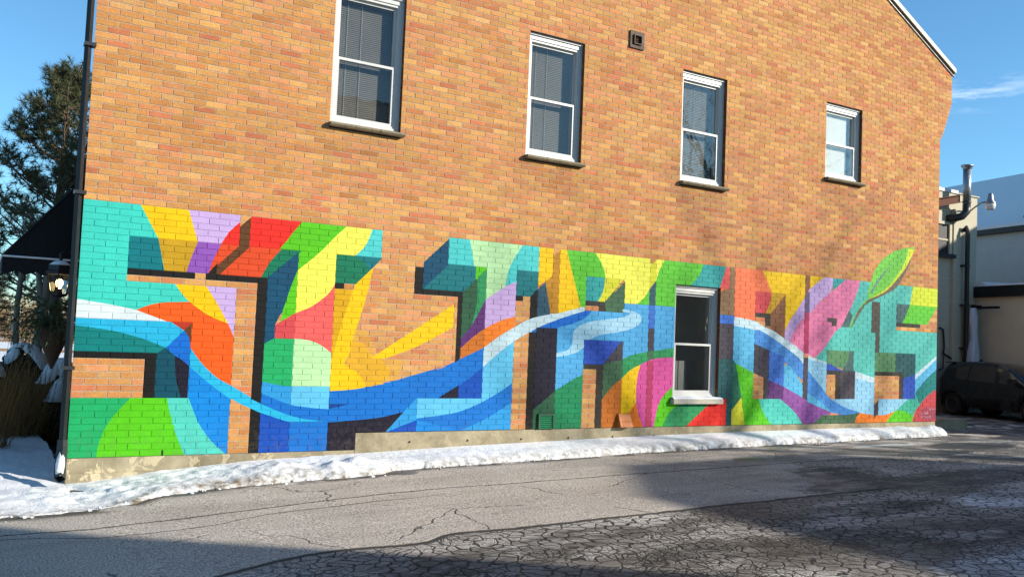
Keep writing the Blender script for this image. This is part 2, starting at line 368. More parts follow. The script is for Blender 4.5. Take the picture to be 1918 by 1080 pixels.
('navy',[(12.0,1.83),(12.25,1.89),(12.62,1.96),(13.04,2.05),(13.45,2.14),(13.8,2.23),(14.26,2.37),(14.65,2.51),(15.05,2.71),(15.41,2.94),(15.79,3.23),(16.13,3.5),(16.37,3.69),(15.26,0),(13.55,0),(13.55,-3),(12.0,-3)]),
('black',[(8.0,26),(8.5,26),(8.5,20.69),(8.5,15.03),(8.5,5.07),(8.0,5.86),(8.0,24.56)]),
('black',[(8.5,3.52),(8.5,-3),(8.0,-3),(8.0,4.34)]),
('dblue',[(18.5,35.77),(18.5,30.8),(17.0,25.92),(17.0,30.91)]),
('aqua',[(18.5,36),(19.81,36),(20.17,31),(18.5,31)]),
('mint',[(19.81,36),(23.34,36),(23.18,35.23),(22.95,34.14),(22.75,33.07),(22.54,31.71),(22.38,30.37),(22.31,28.85),(22.27,27.68),(21.0,24.85),(21.0,31),(20.17,31)]),
('aqua',[(23.34,36),(24.5,36),(24.5,31),(23.0,31),(23.0,28.71),(22.27,27.68),(22.31,28.85),(22.38,30.37),(22.54,31.71),(22.75,33.07),(22.95,34.14),(23.18,35.23)]),
('dteal2',[(18.54,31),(20.28,31),(20.28,28.59),(19.67,26),(17.18,26)]),
('lime',[(20.28,31),(21.07,31),(20.28,28.59)]),
('green2',[(21.0,30.75),(21.0,24.85),(20.15,19.73),(20.24,20.85),(20.36,22.45),(20.44,24.07),(20.46,25.3),(20.44,26.6),(20.41,27.78),(20.4,28.59)]),
('forest',[(20.4,28.59),(20.41,27.78),(20.44,26.6),(20.46,25.3),(20.44,24.07),(20.36,22.45),(20.24,20.85),(20.15,19.73),(19.5,17.15),(19.5,25.98)]),
('black',[(16.5,30),(17.0,30),(17.0,26),(19.5,26),(19.5,13.38),(19.2,12.65),(19.2,25),(16.5,25)]),
('violet',[(21.0,24.85),(21.0,19.3),(20.71,18.65),(20.32,17.7),(20.03,16.87),(19.72,15.95),(19.5,15.3),(19.5,17.15),(20.15,19.73)]),
('lilac',[(23.0,28.77),(23.0,21.83),(22.78,21.67),(22.46,21.44),(22.12,21.08),(21.72,20.5),(21.3,19.8),(21.0,19.3),(21.0,24.85),(22.27,27.68)]),
('orange2',[(23.0,21.89),(23.0,19.86),(22.73,19.36),(22.34,18.65),(21.97,17.91),(21.61,17.1),(21.26,16.26),(21.02,15.67),(19.5,13.35),(19.5,15.3),(19.71,15.95),(20.02,16.87),(20.32,17.7),(20.74,18.65),(21.07,19.3),(21.35,19.8),(21.74,20.5),(22.12,21.08),(22.46,21.45),(22.78,21.71)]),
('dorange',[(21.0,19.3),(21.0,15.67),(19.5,13.35),(19.5,15.3),(19.72,15.95),(20.03,16.87),(20.32,17.7),(20.71,18.65)]),
('dteal2',[(23.0,31),(24.5,31),(24.5,28.2),(24.06,26),(23.0,26)]),
('black',[(23.0,26),(23.5,26),(23.5,25),(23.0,25)]),
('black',[(24.5,27.6),(24.5,22.0),(24.0,21.48),(24.0,25.99)]),
('yellow',[(24.5,36),(25.5,36),(25.5,30.47),(24.5,28.2),(24.5,30.85)]),
('gold2',[(26.0,35.76),(25.5,34.36),(25.5,30.47),(25.02,29.18),(25.49,23),(26.0,23)]),
('yellow',[(26.0,36),(26.45,36),(27.65,24.62),(26.0,22.96)]),
('slate',[(25.02,29.18),(24.5,27.6),(24.5,22),(25.49,22)]),
('lime2',[(26.45,36),(28.59,36),(28.76,35.39),(29.0,34.51),(29.19,33.61),(29.37,32.16),(29.46,31),(28.0,31),(28.0,24.67),(27.65,24.62)]),
('lemon',[(28.6,36),(33.0,36),(33.0,29.42),(32.82,28.55),(32.56,27.49),(32.24,26.62),(31.98,26),(31.0,26),(31.0,31),(29.43,31),(29.41,31.58),(29.34,32.41),(29.2,33.4),(29.02,34.42),(28.79,35.33)]),
('lemon2',[(33.5,35.81),(33.0,34.61),(33.0,29.42),(33.5,31.39)]),
('lemon',[(33.5,36),(34.23,36),(34.01,34.98),(33.75,33.67),(33.6,32.36),(33.5,31.34)]),
('lemon2',[(29.43,31),(30.87,31),(29.45,26),(28.91,26),(29.09,26.86),(29.29,28.08),(29.39,29.67)]),
('teal3',[(28.0,31),(29.43,31),(29.39,29.67),(29.29,28.08),(29.09,26.86),(28.91,26),(28.0,26)]),
('forest2',[(31.0,30.68),(31.0,24),(29.5,24),(29.5,25.97)]),
('black2',[(28.0,26),(29.5,26),(29.5,24),(29.0,24),(29.0,25),(28.0,25)]),
('lime2',[(34.17,36),(37.57,36),(37.44,34.91),(37.22,33.5),(36.97,32.57),(36.68,31.65),(36.48,31),(35.35,31),(35.35,26),(33.5,26),(33.5,31.34),(33.6,32.36),(33.75,33.67),(33.98,34.98)]),
('lime2',[(33.0,29.42),(33.0,26),(31.98,26),(32.24,26.62),(32.56,27.49),(32.82,28.55)]),
('slate',[(33.5,31.39),(33.5,26),(33.0,26),(33.0,29.42)]),
('teal3',[(37.57,36),(39.65,36),(39.1,31),(36.48,31),(36.68,31.65),(36.97,32.57),(37.22,33.5),(37.44,34.91)]),
('coral',[(39.65,35.93),(40.0,35.91),(40.0,31.03),(39.73,30.63),(39.37,30.06),(39.1,29.47),(39.04,28.56),(39.1,27.85),(39.1,31.13)]),
('sky2',[(26.0,20.22),(26.28,20.39),(26.69,20.66),(27.12,21.14),(27.48,21.79),(27.87,22.63),(28.23,23.44),(28.48,24),(29.42,24),(31.0,24),(31.0,26),(33.35,26),(35.35,26),(35.35,16.89),(35.06,16.77),(34.63,16.61),(34.17,16.42),(33.75,16.24),(33.3,16.03),(32.88,15.81),(32.44,15.48),(32.06,15.09),(31.64,14.6),(31.26,14.13),(31.0,13.81),(31.0,18),(28.0,18),(28.0,11.13),(26.02,7.64),(26.0,7.51)]),
('ice',[(30.87,24.75),(31.18,24.67),(31.57,24.51),(31.94,24.24),(32.25,23.86),(32.4,23.28),(32.4,22.6),(32.26,21.85),(31.94,21.11),(31.58,20.68),(31.14,20.3),(30.67,19.94),(30.29,19.71),(29.87,19.51),(29.47,19.3),(29.13,19.05),(28.78,18.64),(28.5,18.18),(28.28,17.71),(28.09,16.92),(27.9,16.16),(27.59,15.53),(27.18,15.01),(26.77,14.71),(26.32,14.47),(26.0,14.3),(26.0,15.16),(26.31,15.28),(26.68,15.55),(26.93,16.08),(27.1,16.76),(27.15,17.55),(27.15,18.39),(27.17,19.17),(27.26,19.89),(27.47,20.54),(27.79,21.11),(28.07,21.43),(28.4,21.72),(28.78,21.98),(29.12,22.16),(29.5,22.34),(29.87,22.5),(30.22,22.68),(30.63,22.92),(30.99,23.17),(31.26,23.41),(31.47,23.74),(31.47,24.01),(31.19,24.14),(30.88,24.19)]),
('blue',[(24.15,19.23),(24.29,19.49),(24.52,19.89),(24.99,20.53),(25.28,20.88),(25.65,21.32),(26.08,21.82),(26.53,22.34),(26.98,22.86),(27.38,23.33),(27.72,23.72),(27.97,24),(28.5,24),(28.31,23.28),(27.99,22.4),(27.71,21.91),(27.37,21.45),(27.02,21.04),(26.61,20.67),(26.19,20.37),(25.89,20.15),(25.66,20.03),(25.32,19.85),(25.0,19.64),(24.56,19.27),(24.23,18.95)]),
('ice2',[(21.0,15.69),(21.25,16.24),(21.61,17.02),(21.97,17.79),(22.31,18.48),(22.65,19.16),(22.99,19.8),(23.31,20.41),(23.62,20.99),(23.93,21.48),(24.26,21.86),(24.59,22.16),(24.96,22.44),(25.27,22.65),(25.61,22.83),(25.97,23.03),(26.33,23.27),(26.75,23.61),(27.2,24.02),(27.62,24.4),(27.9,24.67),(27.99,23.92),(27.69,23.62),(27.26,23.18),(26.78,22.69),(26.35,22.22),(25.98,21.79),(25.62,21.35),(25.28,20.92),(24.99,20.53),(24.69,20.1),(24.45,19.71),(24.17,19.24),(23.81,18.61),(23.41,17.89),(23.03,17.14),(22.68,16.38),(22.35,15.58),(22.01,14.74),(21.64,13.74),(21.26,12.7),(21.0,11.96)]),
('pale',[(21.0,11.96),(21.26,12.7),(21.64,13.74),(22.01,14.74),(22.38,15.66),(22.75,16.53),(23.0,17.14),(23.0,8.98),(22.74,8.42),(22.35,7.62),(21.93,6.81),(21.6,6.23),(21.24,5.63),(20.88,5.06),(20.52,4.56),(20.18,4.14),(19.86,3.78),(19.52,3.47),(19.13,3.19),(18.71,2.98),(18.23,2.79),(17.73,2.62),(17.3,2.48),(17.0,2.38),(17.0,6),(21.0,6)]),
('cobalt',[(21.0,11.96),(21.0,6),(18.21,6),(19.56,8.45),(19.76,8.88),(20.06,9.51),(20.34,10.15),(20.72,11.16)]),
('navy',[(19.5,8.45),(19.5,6),(18.21,6)]),
('azure',[(23.0,8.98),(23.0,0),(19.54,0),(15.23,0),(16.33,3.93),(17.0,6.16),(17.0,2.38),(17.3,2.48),(17.73,2.62),(18.23,2.79),(18.71,2.98),(19.13,3.19),(19.52,3.47),(19.86,3.78),(20.18,4.14),(20.52,4.56),(20.88,5.06),(21.24,5.63),(21.6,6.23),(21.93,6.81),(22.35,7.62),(22.74,8.42)]),
('river2',[(23.0,8.98),(22.74,8.42),(22.35,7.62),(21.93,6.81),(21.6,6.23),(21.24,5.63),(20.88,5.06),(20.52,4.56),(20.18,4.14),(19.86,3.78),(19.52,3.47),(19.13,3.19),(18.71,2.98),(18.23,2.79),(17.73,2.62),(17.3,2.48),(17.0,2.38),(17.0,0),(15.28,0),(15.61,0.39),(16.06,0.93),(16.45,1.38),(16.83,1.79),(17.06,2.03),(19.73,0),(19.96,0.3),(20.29,0.72),(20.67,1.22),(21.06,1.75),(21.41,2.29),(21.76,2.89),(22.13,3.57),(22.48,4.24),(22.79,4.83),(23.0,5.25)]),
('sky',[(15.23,0),(16.33,3.93),(17.0,6.16),(17.0,2.03),(16.79,1.79),(16.45,1.38),(16.11,0.93),(15.72,0.39),(15.44,0)]),
('cobalt',[(15.28,0),(15.58,0.37),(16.0,0.89),(16.37,1.33),(16.75,1.76),(17.0,2.03),(17.0,0)]),
('sky',[(23.0,5.25),(23.0,0),(19.73,0),(19.96,0.3),(20.29,0.72),(20.67,1.22),(21.06,1.75),(21.41,2.29),(21.76,2.89),(22.13,3.57),(22.48,4.24),(22.79,4.83)]),
('black',[(24.0,19),(24.5,19),(24.5,3.93),(24.5,0),(24.0,0)]),
('navy',[(24.5,20),(26.0,20),(26.0,7.51),(24.5,3.79)]),
('forest',[(24.5,3.79),(26.0,7.51),(26.0,0),(24.5,0)]),
('green3',[(26.0,7.51),(28.0,10.9),(28.0,0),(26.0,0)]),
('cobalt2',[(28.0,18),(30.88,18),(29.46,13),(28.0,13)]),
('navy2',[(31.0,17.95),(31.0,14.22),(29.5,12.39),(29.5,13.22)]),
('slate',[(32.85,26),(33.35,26),(33.35,26),(32.85,26)]),
('blue2',[(33.0,26),(33.5,26),(33.5,21),(33.0,21)]),
('navy2',[(33.0,21),(33.5,21),(33.5,16),(33.0,16)]),
('green2',[(31.0,14.17),(31.21,14.56),(31.59,15.07),(31.92,15.35),(32.33,15.64),(32.87,15.95),(33.24,16.14),(33.7,16.36),(34.19,16.59),(34.66,16.81),(35.07,16.99),(35.35,17.12),(35.35,14.94),(35.05,14.93),(34.62,14.9),(34.22,14.81),(33.9,14.6),(33.62,14.33),(33.34,14.05),(33.05,13.79),(32.76,13.52),(32.47,13.21),(32.18,12.85),(31.89,12.44),(31.63,11.97),(31.26,11.03),(31.0,10.25)]),
('forest2',[(29.5,13.0),(29.82,13.32),(30.23,13.7),(30.66,13.98),(31.0,14.17),(31.0,10.25),(30.79,9.78),(30.49,9.09),(30.2,8.33),(29.93,7.44),(29.68,6.47),(29.5,5.78)]),
('forest2',[(33.0,16),(33.5,16),(33.5,13.93),(33.0,13.04)]),
('black2',[(28.0,13),(29.5,13),(29.5,5.78),(29.5,0),(29.0,0),(29.0,12),(28.0,12)]),
('dorange',[(31.0,10.25),(31.0,0),(29.5,0),(29.5,5.78),(29.68,6.47),(29.93,7.44),(30.2,8.33),(30.49,9.09),(30.79,9.78)]),
('yellow',[(32.47,13.24),(32.39,12.48),(32.29,11.37),(32.21,10.08),(32.19,8.9),(32.19,7.53),(32.19,6.25),(32.2,5.37),(31.0,0),(31.0,10.25),(31.26,11.03),(31.63,11.97),(31.92,12.47),(32.24,12.93)]),
('pink',[(32.47,13.24),(32.69,13.56),(33.01,13.99),(33.33,14.36),(33.76,14.66),(34.22,14.84),(34.62,14.9),(35.05,14.93),(35.35,14.94),(35.35,8.98),(35.13,8.47),(34.82,7.74),(34.54,6.95),(34.33,6.21),(34.16,5.42),(34.01,4.42),(33.91,3.34),(33.83,2.05),(33.76,0.84),(33.71,0),(32.86,0),(32.72,0.76),(32.54,1.85),(32.39,3.02),(32.29,4.2),(32.22,5.44),(32.18,6.69),(32.17,7.95),(32.19,9.2),(32.24,10.37),(32.36,12.03)]),
('dpink',[(33.0,14),(33.5,14),(33.5,0),(33.0,0)]),
('orange2',[(32.2,5.37),(32.26,4.59),(32.35,3.5),(32.45,2.46),(32.64,1.05),(32.8,0),(30.93,0)]),
('lime',[(35.35,8.98),(35.35,5),(35.87,5),(35.67,4.5),(35.37,3.78),(35.1,2.96),(34.86,1.93),(34.64,0.8),(34.49,0),(33.71,0),(33.76,0.84),(33.83,2.05),(33.91,3.34),(34.01,4.42),(34.16,5.42),(34.33,6.21),(34.54,6.95),(34.82,7.74),(35.13,8.47)]),
('green2',[(35.35,6),(39.61,6),(38.52,4.91),(36.45,0),(34.46,0),(34.56,0.76),(34.72,1.82),(34.93,2.82),(35.24,3.67),(35.61,4.44),(35.87,4.98)]),
('red',[(39.1,5),(39.1,6.01),(40.0,6.02),(40.0,0),(36.45,0),(38.52,5)]),
('tan',[(40.0,36),(40.5,36),(40.5,25),(39.1,25),(39.1,28.06),(39.04,28.95),(39.1,29.98),(39.37,30.45),(39.73,30.83),(40.0,31.09)]),
('coral2',[(39.1,31),(39.68,31),(39.89,31.05),(39.49,30.64),(39.1,30.0),(39.05,28.97),(39.1,28.07)]),
('blue2',[(39.1,25),(40.5,25),(40.5,23),(39.1,23)]),
('navy2',[(39.1,23),(40.5,23),(40.5,15),(39.1,15)]),
('dteal3',[(39.1,15),(40.5,15),(40.5,3.34),(40.5,0),(40.0,0),(40.0,6),(39.1,6)]),
('teal4',[(40.5,14.88),(40.79,14.06),(41.4,6.34),(40.5,3.34)]),
('coral2',[(40.5,36),(43.11,36),(43.27,35.32),(43.48,34.34),(43.67,33.39),(43.9,32.03),(44.06,31),(42.5,31),(42.5,24.06),(42.27,24.17),(41.95,24.32),(41.6,24.44),(41.21,24.51),(40.79,24.54),(40.5,24.56)]),
('dcoral',[(42.5,31),(44.06,31),(44.01,29.84),(43.91,28.39),(43.69,27.03),(43.49,26),(42.5,26)]),
('ochre',[(44.06,31),(45.54,31),(44.02,26),(43.49,26),(43.69,27.03),(43.91,28.39),(44.01,29.84)]),
('brown2',[(45.5,30.83),(45.5,22.09),(45.5,20.24),(45.25,20.66),(44.88,21.27),(44.51,21.89),(44.24,22.33),(44.04,22.6),(44.0,22.61),(44.0,25.97)]),
('black2',[(42.5,26),(44.0,26),(44.0,23),(43.5,23),(43.5,25),(42.5,25)]),
('yellow',[(43.11,36),(47.5,36),(47.5,30.82),(47.3,29.91),(47.01,28.62),(46.73,27.41),(46.48,26.46),(46.24,25.58),(46.02,24.72),(45.81,23.74),(45.63,22.77),(45.5,22.09),(45.5,31),(44.06,31),(43.9,32.03),(43.67,33.39),(43.48,34.34),(43.27,35.32)]),
('brown2',[(47.5,36),(48.0,36),(48.0,32.84),(47.5,30.82)]),
('yellow',[(48.0,36),(49.56,36),(49.34,35.56),(49.03,34.94),(48.73,34.34),(48.32,33.49),(48.0,32.84)]),
('lilac',[(49.54,36),(50.64,36),(50.26,32.42),(50.0,31.91),(49.64,31.15),(49.26,30.27),(48.99,29.52),(48.71,28.67),(48.43,27.81),(48.14,27.01),(47.84,26.33),(47.53,25.73),(47.23,25.1),(46.95,24.32),(46.67,23.26),(46.4,21.99),(46.16,20.82),(46.0,20),(45.5,20),(45.5,22.09),(45.63,22.77),(45.81,23.74),(46.02,24.72),(46.23,25.58),(46.47,26.46),(46.73,27.41),(46.95,28.25),(47.19,29.16),(47.43,30.05),(47.63,30.82),(47.92,32.05),(48.11,32.84),(48.37,33.49),(48.73,34.34),(49.02,34.94),(49.32,35.56)]),
('teal3',[(50.5,36),(51.99,36),(50.5,32.42)]),
('pink2',[(51.97,36),(53.6,36),(53.51,35.2),(53.38,34.05),(53.22,32.87),(53.06,31.79),(52.88,30.68),(52.64,29.36),(52.44,28.32),(52.18,27.09),(51.92,25.85),(51.69,24.77),(51.53,24.01),(50.9,22.81),(49.58,18.07),(48.82,16.16),(47.58,17.03),(46.0,19.65),(46.16,20.54),(46.4,21.82),(46.67,23.19),(46.95,24.32),(47.21,25.07),(47.47,25.62),(47.77,26.19),(48.14,27.01),(48.46,27.81),(48.86,28.81),(49.27,29.88),(49.68,30.92),(50.02,31.8),(50.26,32.42)]),
('dlilac',[(47.5,30.94),(48.0,32.01),(48.0,27.05),(47.5,26.45)]),
('dpink',[(47.5,27),(48.0,27),(48.0,17),(47.5,17)]),
('navy2',[(47.5,16),(48.0,16),(48.0,5.3),(47.5,5.95)]),
('violet',[(47.5,6),(48.0,6),(48.0,0),(47.5,0)]),
('sea',[(53.6,36),(60.02,36),(59.66,31),(58.0,31),(58.0,24),(63.25,24),(63.25,17.62),(60.5,12.64),(60.5,18),(55.5,18),(55.5,11.45),(53.0,12.97),(53.0,18),(50.0,18),(50.0,15),(49.51,15),(48.82,16.16),(49.58,18.07),(50.9,22.81),(51.53,24.01),(51.69,24.77),(51.92,25.85),(52.18,27.09),(52.44,28.32),(52.64,29.36),(52.88,30.68),(53.06,31.79),(53.22,32.87),(53.38,34.05),(53.51,35.2)]),
('lime3',[(60.02,36),(63.25,36),(63.25,31),(59.66,31)]),
('lime2',[(59.66,31),(63.25,31),(61.89,26),(58.75,26),(58.89,26.71),(59.1,27.71),(59.29,28.68),(59.51,30.01)]),
('slate2',[(58.0,31),(59.66,31),(59.51,30.01),(59.29,28.68),(59.1,27.71),(58.89,26.71),(58.75,26),(58.0,26)]),
('black2',[(58.0,26),(61.0,26),(61.0,25),(58.0,25)]),
('black3',[(50.0,26),(51.0,26),(51.0,24.09),(50.5,24.1),(50.5,25),(50.0,25)]),
('black3',[(55.0,31),(56.0,31),(56.0,23),(55.0,23)]),
('black3',[(55.5,23),(56.0,23),(56.0,18),(55.5,18)]),
('slate2',[(52.35,28.18),(52.82,27.13),(52.39,24),(51.53,24)]),
('grey',[(59.89,44.19),(59.77,43.45),(59.6,42.38),(59.4,41.18),(59.19,40.06),(58.94,38.95),(58.66,37.79),(58.4,36.76),(58.22,36.04),(57.57,34.43),(55.85,32.21),(54.91,31.1),(54.18,29.87),(52.69,24.02),(52.59,23.98),(52.72,24.75),(52.91,25.85),(53.13,27.05),(53.37,28.13),(53.67,29.1),(54.03,30.07),(54.36,30.91),(54.59,31.5),(54.91,31.84),(55.38,32.35),(55.85,32.95),(56.17,33.46),(56.49,34.03),(56.81,34.66),(57.12,35.32),(57.42,35.98),(57.7,36.66),(57.99,37.44),(58.31,38.42),(58.57,39.29),(58.86,40.36),(59.17,41.5),(59.47,42.6),(59.71,43.53)]),
('leaf',[(60.18,46.75),(59.89,46.57),(59.48,46.33),(59.01,46.04),(58.54,45.71),(58.14,45.36),(57.71,44.88),(57.31,44.34),(56.95,43.77),(56.62,43.15),(56.31,42.49),(56.03,41.79),(55.79,41.05),(55.56,40.3),(55.32,39.3),(55.13,38.26),(54.96,37.15),(54.78,35.78),(54.61,34.33),(54.5,33.31),(54.5,31.92),(54.27,31.26),(53.93,30.29),(53.57,29.07),(53.33,28.11),(53.06,26.95),(52.79,25.76),(52.55,24.71),(52.39,23.98),(52.61,23.99),(52.74,24.75),(52.92,25.85),(53.13,27.05),(53.37,28.13),(53.67,29.1),(54.03,30.07),(54.36,30.91),(54.59,31.5),(54.91,31.84),(55.38,32.35),(55.85,32.95),(56.17,33.46),(56.49,34.03),(56.81,34.66),(57.12,35.32),(57.43,36.03),(57.73,36.8),(58.03,37.59),(58.31,38.42),(58.57,39.25),(58.82,40.1),(59.05,41.01),(59.29,41.99),(59.54,43.21),(59.79,44.6),(60.02,45.87)]),
('lime3',[(60.18,46),(59.31,46),(59.26,44.86),(59.11,43.26),(58.96,42.41),(58.76,41.49),(58.54,40.55),(58.3,39.6),(58.03,38.63),(57.74,37.62),(57.43,36.65),(57.12,35.79),(56.78,35.03),(56.41,34.34),(56.07,33.77),(55.84,33.37),(54.59,31.5),(54.85,31.79),(55.22,32.17),(55.66,32.65),(56.09,33.19),(56.48,33.78),(56.83,34.45),(57.17,35.2),(57.49,36.01),(57.8,36.84),(58.09,37.66),(58.44,38.7),(58.77,39.76),(59.07,40.83),(59.34,41.89),(59.6,43.02),(59.84,44.21),(60.04,45.26)]),
('vein',[(57.51,41.52),(57.23,40.93),(56.83,40.08),(56.44,39.13),(56.16,38.36),(55.89,37.51),(55.62,36.66),(55.39,35.86),(55.13,34.83),(54.92,33.86),(54.78,33.19),(55.05,33.13),(55.18,33.76),(55.37,34.68),(55.61,35.68),(55.83,36.49),(56.08,37.37),(56.35,38.26),(56.6,39.06),(56.94,40.04),(57.27,40.91)]),
('sky3',[(40.5,22.72),(40.8,22.64),(41.23,22.52),(41.63,22.38),(42.13,22.09),(42.5,21.84),(42.5,11.99),(40.79,14.1),(40.5,14.89)]),
('ice2',[(40.5,24.71),(40.79,24.65),(41.2,24.56),(41.6,24.44),(41.96,24.3),(42.31,24.12),(42.64,23.88),(42.95,23.54),(43.24,23.13),(43.53,22.76),(43.82,22.49),(44.11,22.26),(44.42,21.94),(44.77,21.43),(45.15,20.82),(45.52,20.24),(45.9,19.74),(46.28,19.27),(46.64,18.76),(46.97,18.13),(47.29,17.47),(47.5,17.01),(47.5,14.33),(47.36,14.91),(47.04,15.8),(46.75,16.34),(46.39,16.97),(46.0,17.62),(45.63,18.23),(45.28,18.81),(44.94,19.38),(44.59,19.92),(44.26,20.4),(43.84,20.94),(43.43,21.38),(43.01,21.75),(42.67,21.96),(42.31,22.13),(41.96,22.27),(41.63,22.38),(41.19,22.51),(40.78,22.6),(40.5,22.66)]),
('blue3',[(42.5,22),(43.01,22),(43.33,21.61),(43.79,21.04),(44.26,20.4),(44.59,19.9),(44.94,19.37),(45.28,18.8),(45.63,18.23),(46.0,17.62),(46.39,16.97),(46.75,16.34),(47.04,15.8),(47.36,14.91),(47.5,14.33),(47.5,10.29),(47.28,10.86),(46.96,11.67),(46.61,12.49),(46.22,13.33),(45.8,14.17),(45.5,14.76),(45.5,8.9),(44.0,10.42),(44.0,17.36),(42.5,18.84)]),
('blue2',[(44.0,17.26),(45.5,16.14),(45.5,8.9),(44.0,10.42)]),
('navy2',[(42.5,18.84),(44.0,17.36),(44.0,6),(43.5,6),(43.5,10.96),(42.5,11.99)]),
('sky3',[(45.5,14),(46.05,14),(46.28,13.36),(46.6,12.45),(46.9,11.54),(47.14,10.66),(47.35,9.78),(47.5,9.17),(47.5,6.16),(45.5,8.9)]),
('lime',[(40.79,14.1),(42.5,11.99),(42.5,6),(43.09,6),(43.2,5.11),(43.37,3.85),(43.58,2.66),(43.86,1.62),(44.17,0.66),(44.4,0),(41.78,0),(41.4,6.38)]),
('lemon2',[(41.4,6.28),(41.78,0),(40.5,0),(40.5,3.38)]),
('turq2',[(43.09,6),(45.13,6),(45.35,5.63),(45.65,5.09),(45.96,4.5),(46.25,3.92),(46.53,3.29),(46.81,2.58),(47.1,1.67),(47.38,0.69),(47.58,0),(44.4,0),(44.17,0.66),(43.86,1.62),(43.58,2.66),(43.37,3.85),(43.2,5.11)]),
('purple2',[(44.0,10.42),(45.55,8.9),(47.62,6.16),(50.71,2.66),(50.4,2.42),(49.96,2.07),(49.55,1.64),(49.19,1.08),(48.85,0.45),(48.61,0),(47.56,0),(47.37,0.69),(47.09,1.67),(46.81,2.58),(46.53,3.29),(46.25,3.92),(45.96,4.5),(45.65,5.09),(45.35,5.63),(45.13,6),(44.0,6)]),
('violet',[(44.0,10.42),(45.5,8.9),(45.5,6),(44.0,6)]),
('ice3',[(48.0,16.47),(48.23,16.28),(48.56,16.01),(48.92,15.73),(49.35,15.45),(49.79,15.16),(50.11,14.95),(50.0,14.95),(50.0,6),(53.22,6),(53.22,12.97),(55.5,11.45),(55.5,1.81),(55.24,1.83),(54.86,1.93),(54.54,2.12),(54.18,2.37),(53.92,2.54),(53.67,2.73),(53.3,2.99),(52.87,3.3),(52.45,3.63),(52.08,3.96),(51.67,4.42),(51.26,4.94),(50.92,5.41),(50.67,5.74),(50.08,6.88),(48.0,12.9)]),
('ice2',[(48.0,16.53),(48.23,16.33),(48.56,16.03),(48.92,15.73),(49.35,15.44),(49.79,15.15),(50.11,14.95),(50.12,14.51),(49.8,14.67),(49.35,14.9),(48.93,15.13),(48.57,15.34),(48.23,15.56),(48.0,15.71)]),
('ice2',[(53.22,12.97),(55.5,11.45),(55.5,10.19),(53.22,11.24)]),
('blue3',[(48.0,12.9),(48.19,12.39),(48.47,11.66),(48.78,10.83),(49.08,10.02),(49.38,9.17),(49.69,8.25),(49.98,7.41),(50.17,6.83),(50.13,6.83),(50.67,5.74),(50.92,5.41),(51.26,4.94),(51.67,4.42),(52.08,3.96),(52.45,3.63),(52.87,3.3),(53.3,2.99),(53.67,2.73),(53.92,2.54),(53.65,2.44),(53.27,2.29),(52.83,2.15),(52.4,2.09),(51.95,2.16),(51.46,2.32),(51.01,2.48),(50.71,2.6),(50.71,2.6),(50.41,3.04),(49.98,3.69),(49.52,4.47),(49.13,5.22),(48.69,6.11),(48.28,6.93),(48.0,7.5)]),
('sky3',[(48.0,7.5),(48.28,7.08),(48.68,6.47),(49.12,5.78),(49.51,5.13),(49.86,4.46),(50.2,3.74),(50.5,3.09),(50.71,2.64),(48.0,5.3)]),
('forest2',[(48.88,1.12),(49.64,2),(50.71,2),(51.01,2.01),(51.46,2.02),(51.95,2.04),(52.4,2.09),(52.83,2.19),(53.27,2.32),(53.65,2.45),(53.92,2.54),(53.71,2.07),(53.47,1.41),(53.35,0.63),(53.28,0),(47.3,0),(48.61,0),(48.91,0.51),(49.32,1.2),(49.55,1.64),(49.28,1.49)]),
('olive',[(50.0,18),(52.5,18),(52.5,16.28),(51.79,13.52),(50.0,14.95)]),
('slate2',[(52.5,18),(53.0,18),(53.0,13),(51.67,13),(51.79,13.52),(52.5,16.28)]),
('cobalt2',[(50.0,14.95),(51.84,13),(50.0,13)]),
('black2',[(50.0,13),(51.5,13),(51.5,5.96),(51.0,5.96),(51.0,12),(50.0,12)]),
('navy2',[(51.5,13),(53.22,13),(53.22,6),(51.5,6)]),
('olive',[(55.5,18),(58.0,18),(58.0,13),(55.5,13)]),
('dteal3',[(58.0,18),(60.5,18),(60.5,12.64),(59.0,11.38),(59.0,13),(58.0,13)]),
('black2',[(55.5,13),(59.0,13),(59.0,6),(58.5,6),(58.5,12),(55.5,12)]),
('cobalt2',[(60.5,12.64),(60.5,6),(59.0,6),(59.0,11.38)]),
('navy2',[(56.0,5.79),(56.0,1.95),(55.5,0.85),(55.5,4.38)]),
('ice3',[(56.0,6),(59.62,6),(59.33,5.29),(58.94,4.39),(58.63,3.85),(58.3,3.33),(58.07,2.96),(57.78,2.67),(57.38,2.28),(56.99,1.97),(56.62,1.84),(56.25,1.79),(56.0,1.77)]),
('ice2',[(63.25,17.67),(63.25,16.89),(60.5,11.14),(60.5,12.63)]),
('sky3',[(63.25,16.89),(63.25,13.98),(62.97,13.42),(62.56,12.61),(62.12,11.69),(61.72,10.82),(61.37,9.94),(61.02,9.0),(60.71,8.16),(60.5,7.58),(60.5,11.14)]),
('teal',[(63.25,14.03),(63.25,8.54),(62.94,8.13),(62.51,7.54),(62.1,6.88),(61.75,6.07),(61.42,5.19),(61.2,4.56),(60.6,7.58),(60.79,8.16),(61.07,9.0),(61.39,9.94),(61.72,10.82),(62.03,11.52),(62.38,12.26),(62.73,12.98),(63.04,13.6)]),
('sea2',[(60.5,7.7),(61.2,4.56),(60.91,3.85),(60.58,2.96),(60.42,2.13),(60.33,1.5),(60.06,1.87),(59.68,2.39),(59.29,2.8),(58.88,2.97),(58.47,3.04),(58.18,3.07),(59.62,6),(60.5,6)]),
('orange2',[(53.92,2.54),(54.24,2.37),(54.65,2.17),(55.12,2.0),(55.5,1.87),(55.5,0),(53.28,0),(53.35,0.63),(53.47,1.41),(53.71,2.07)]),
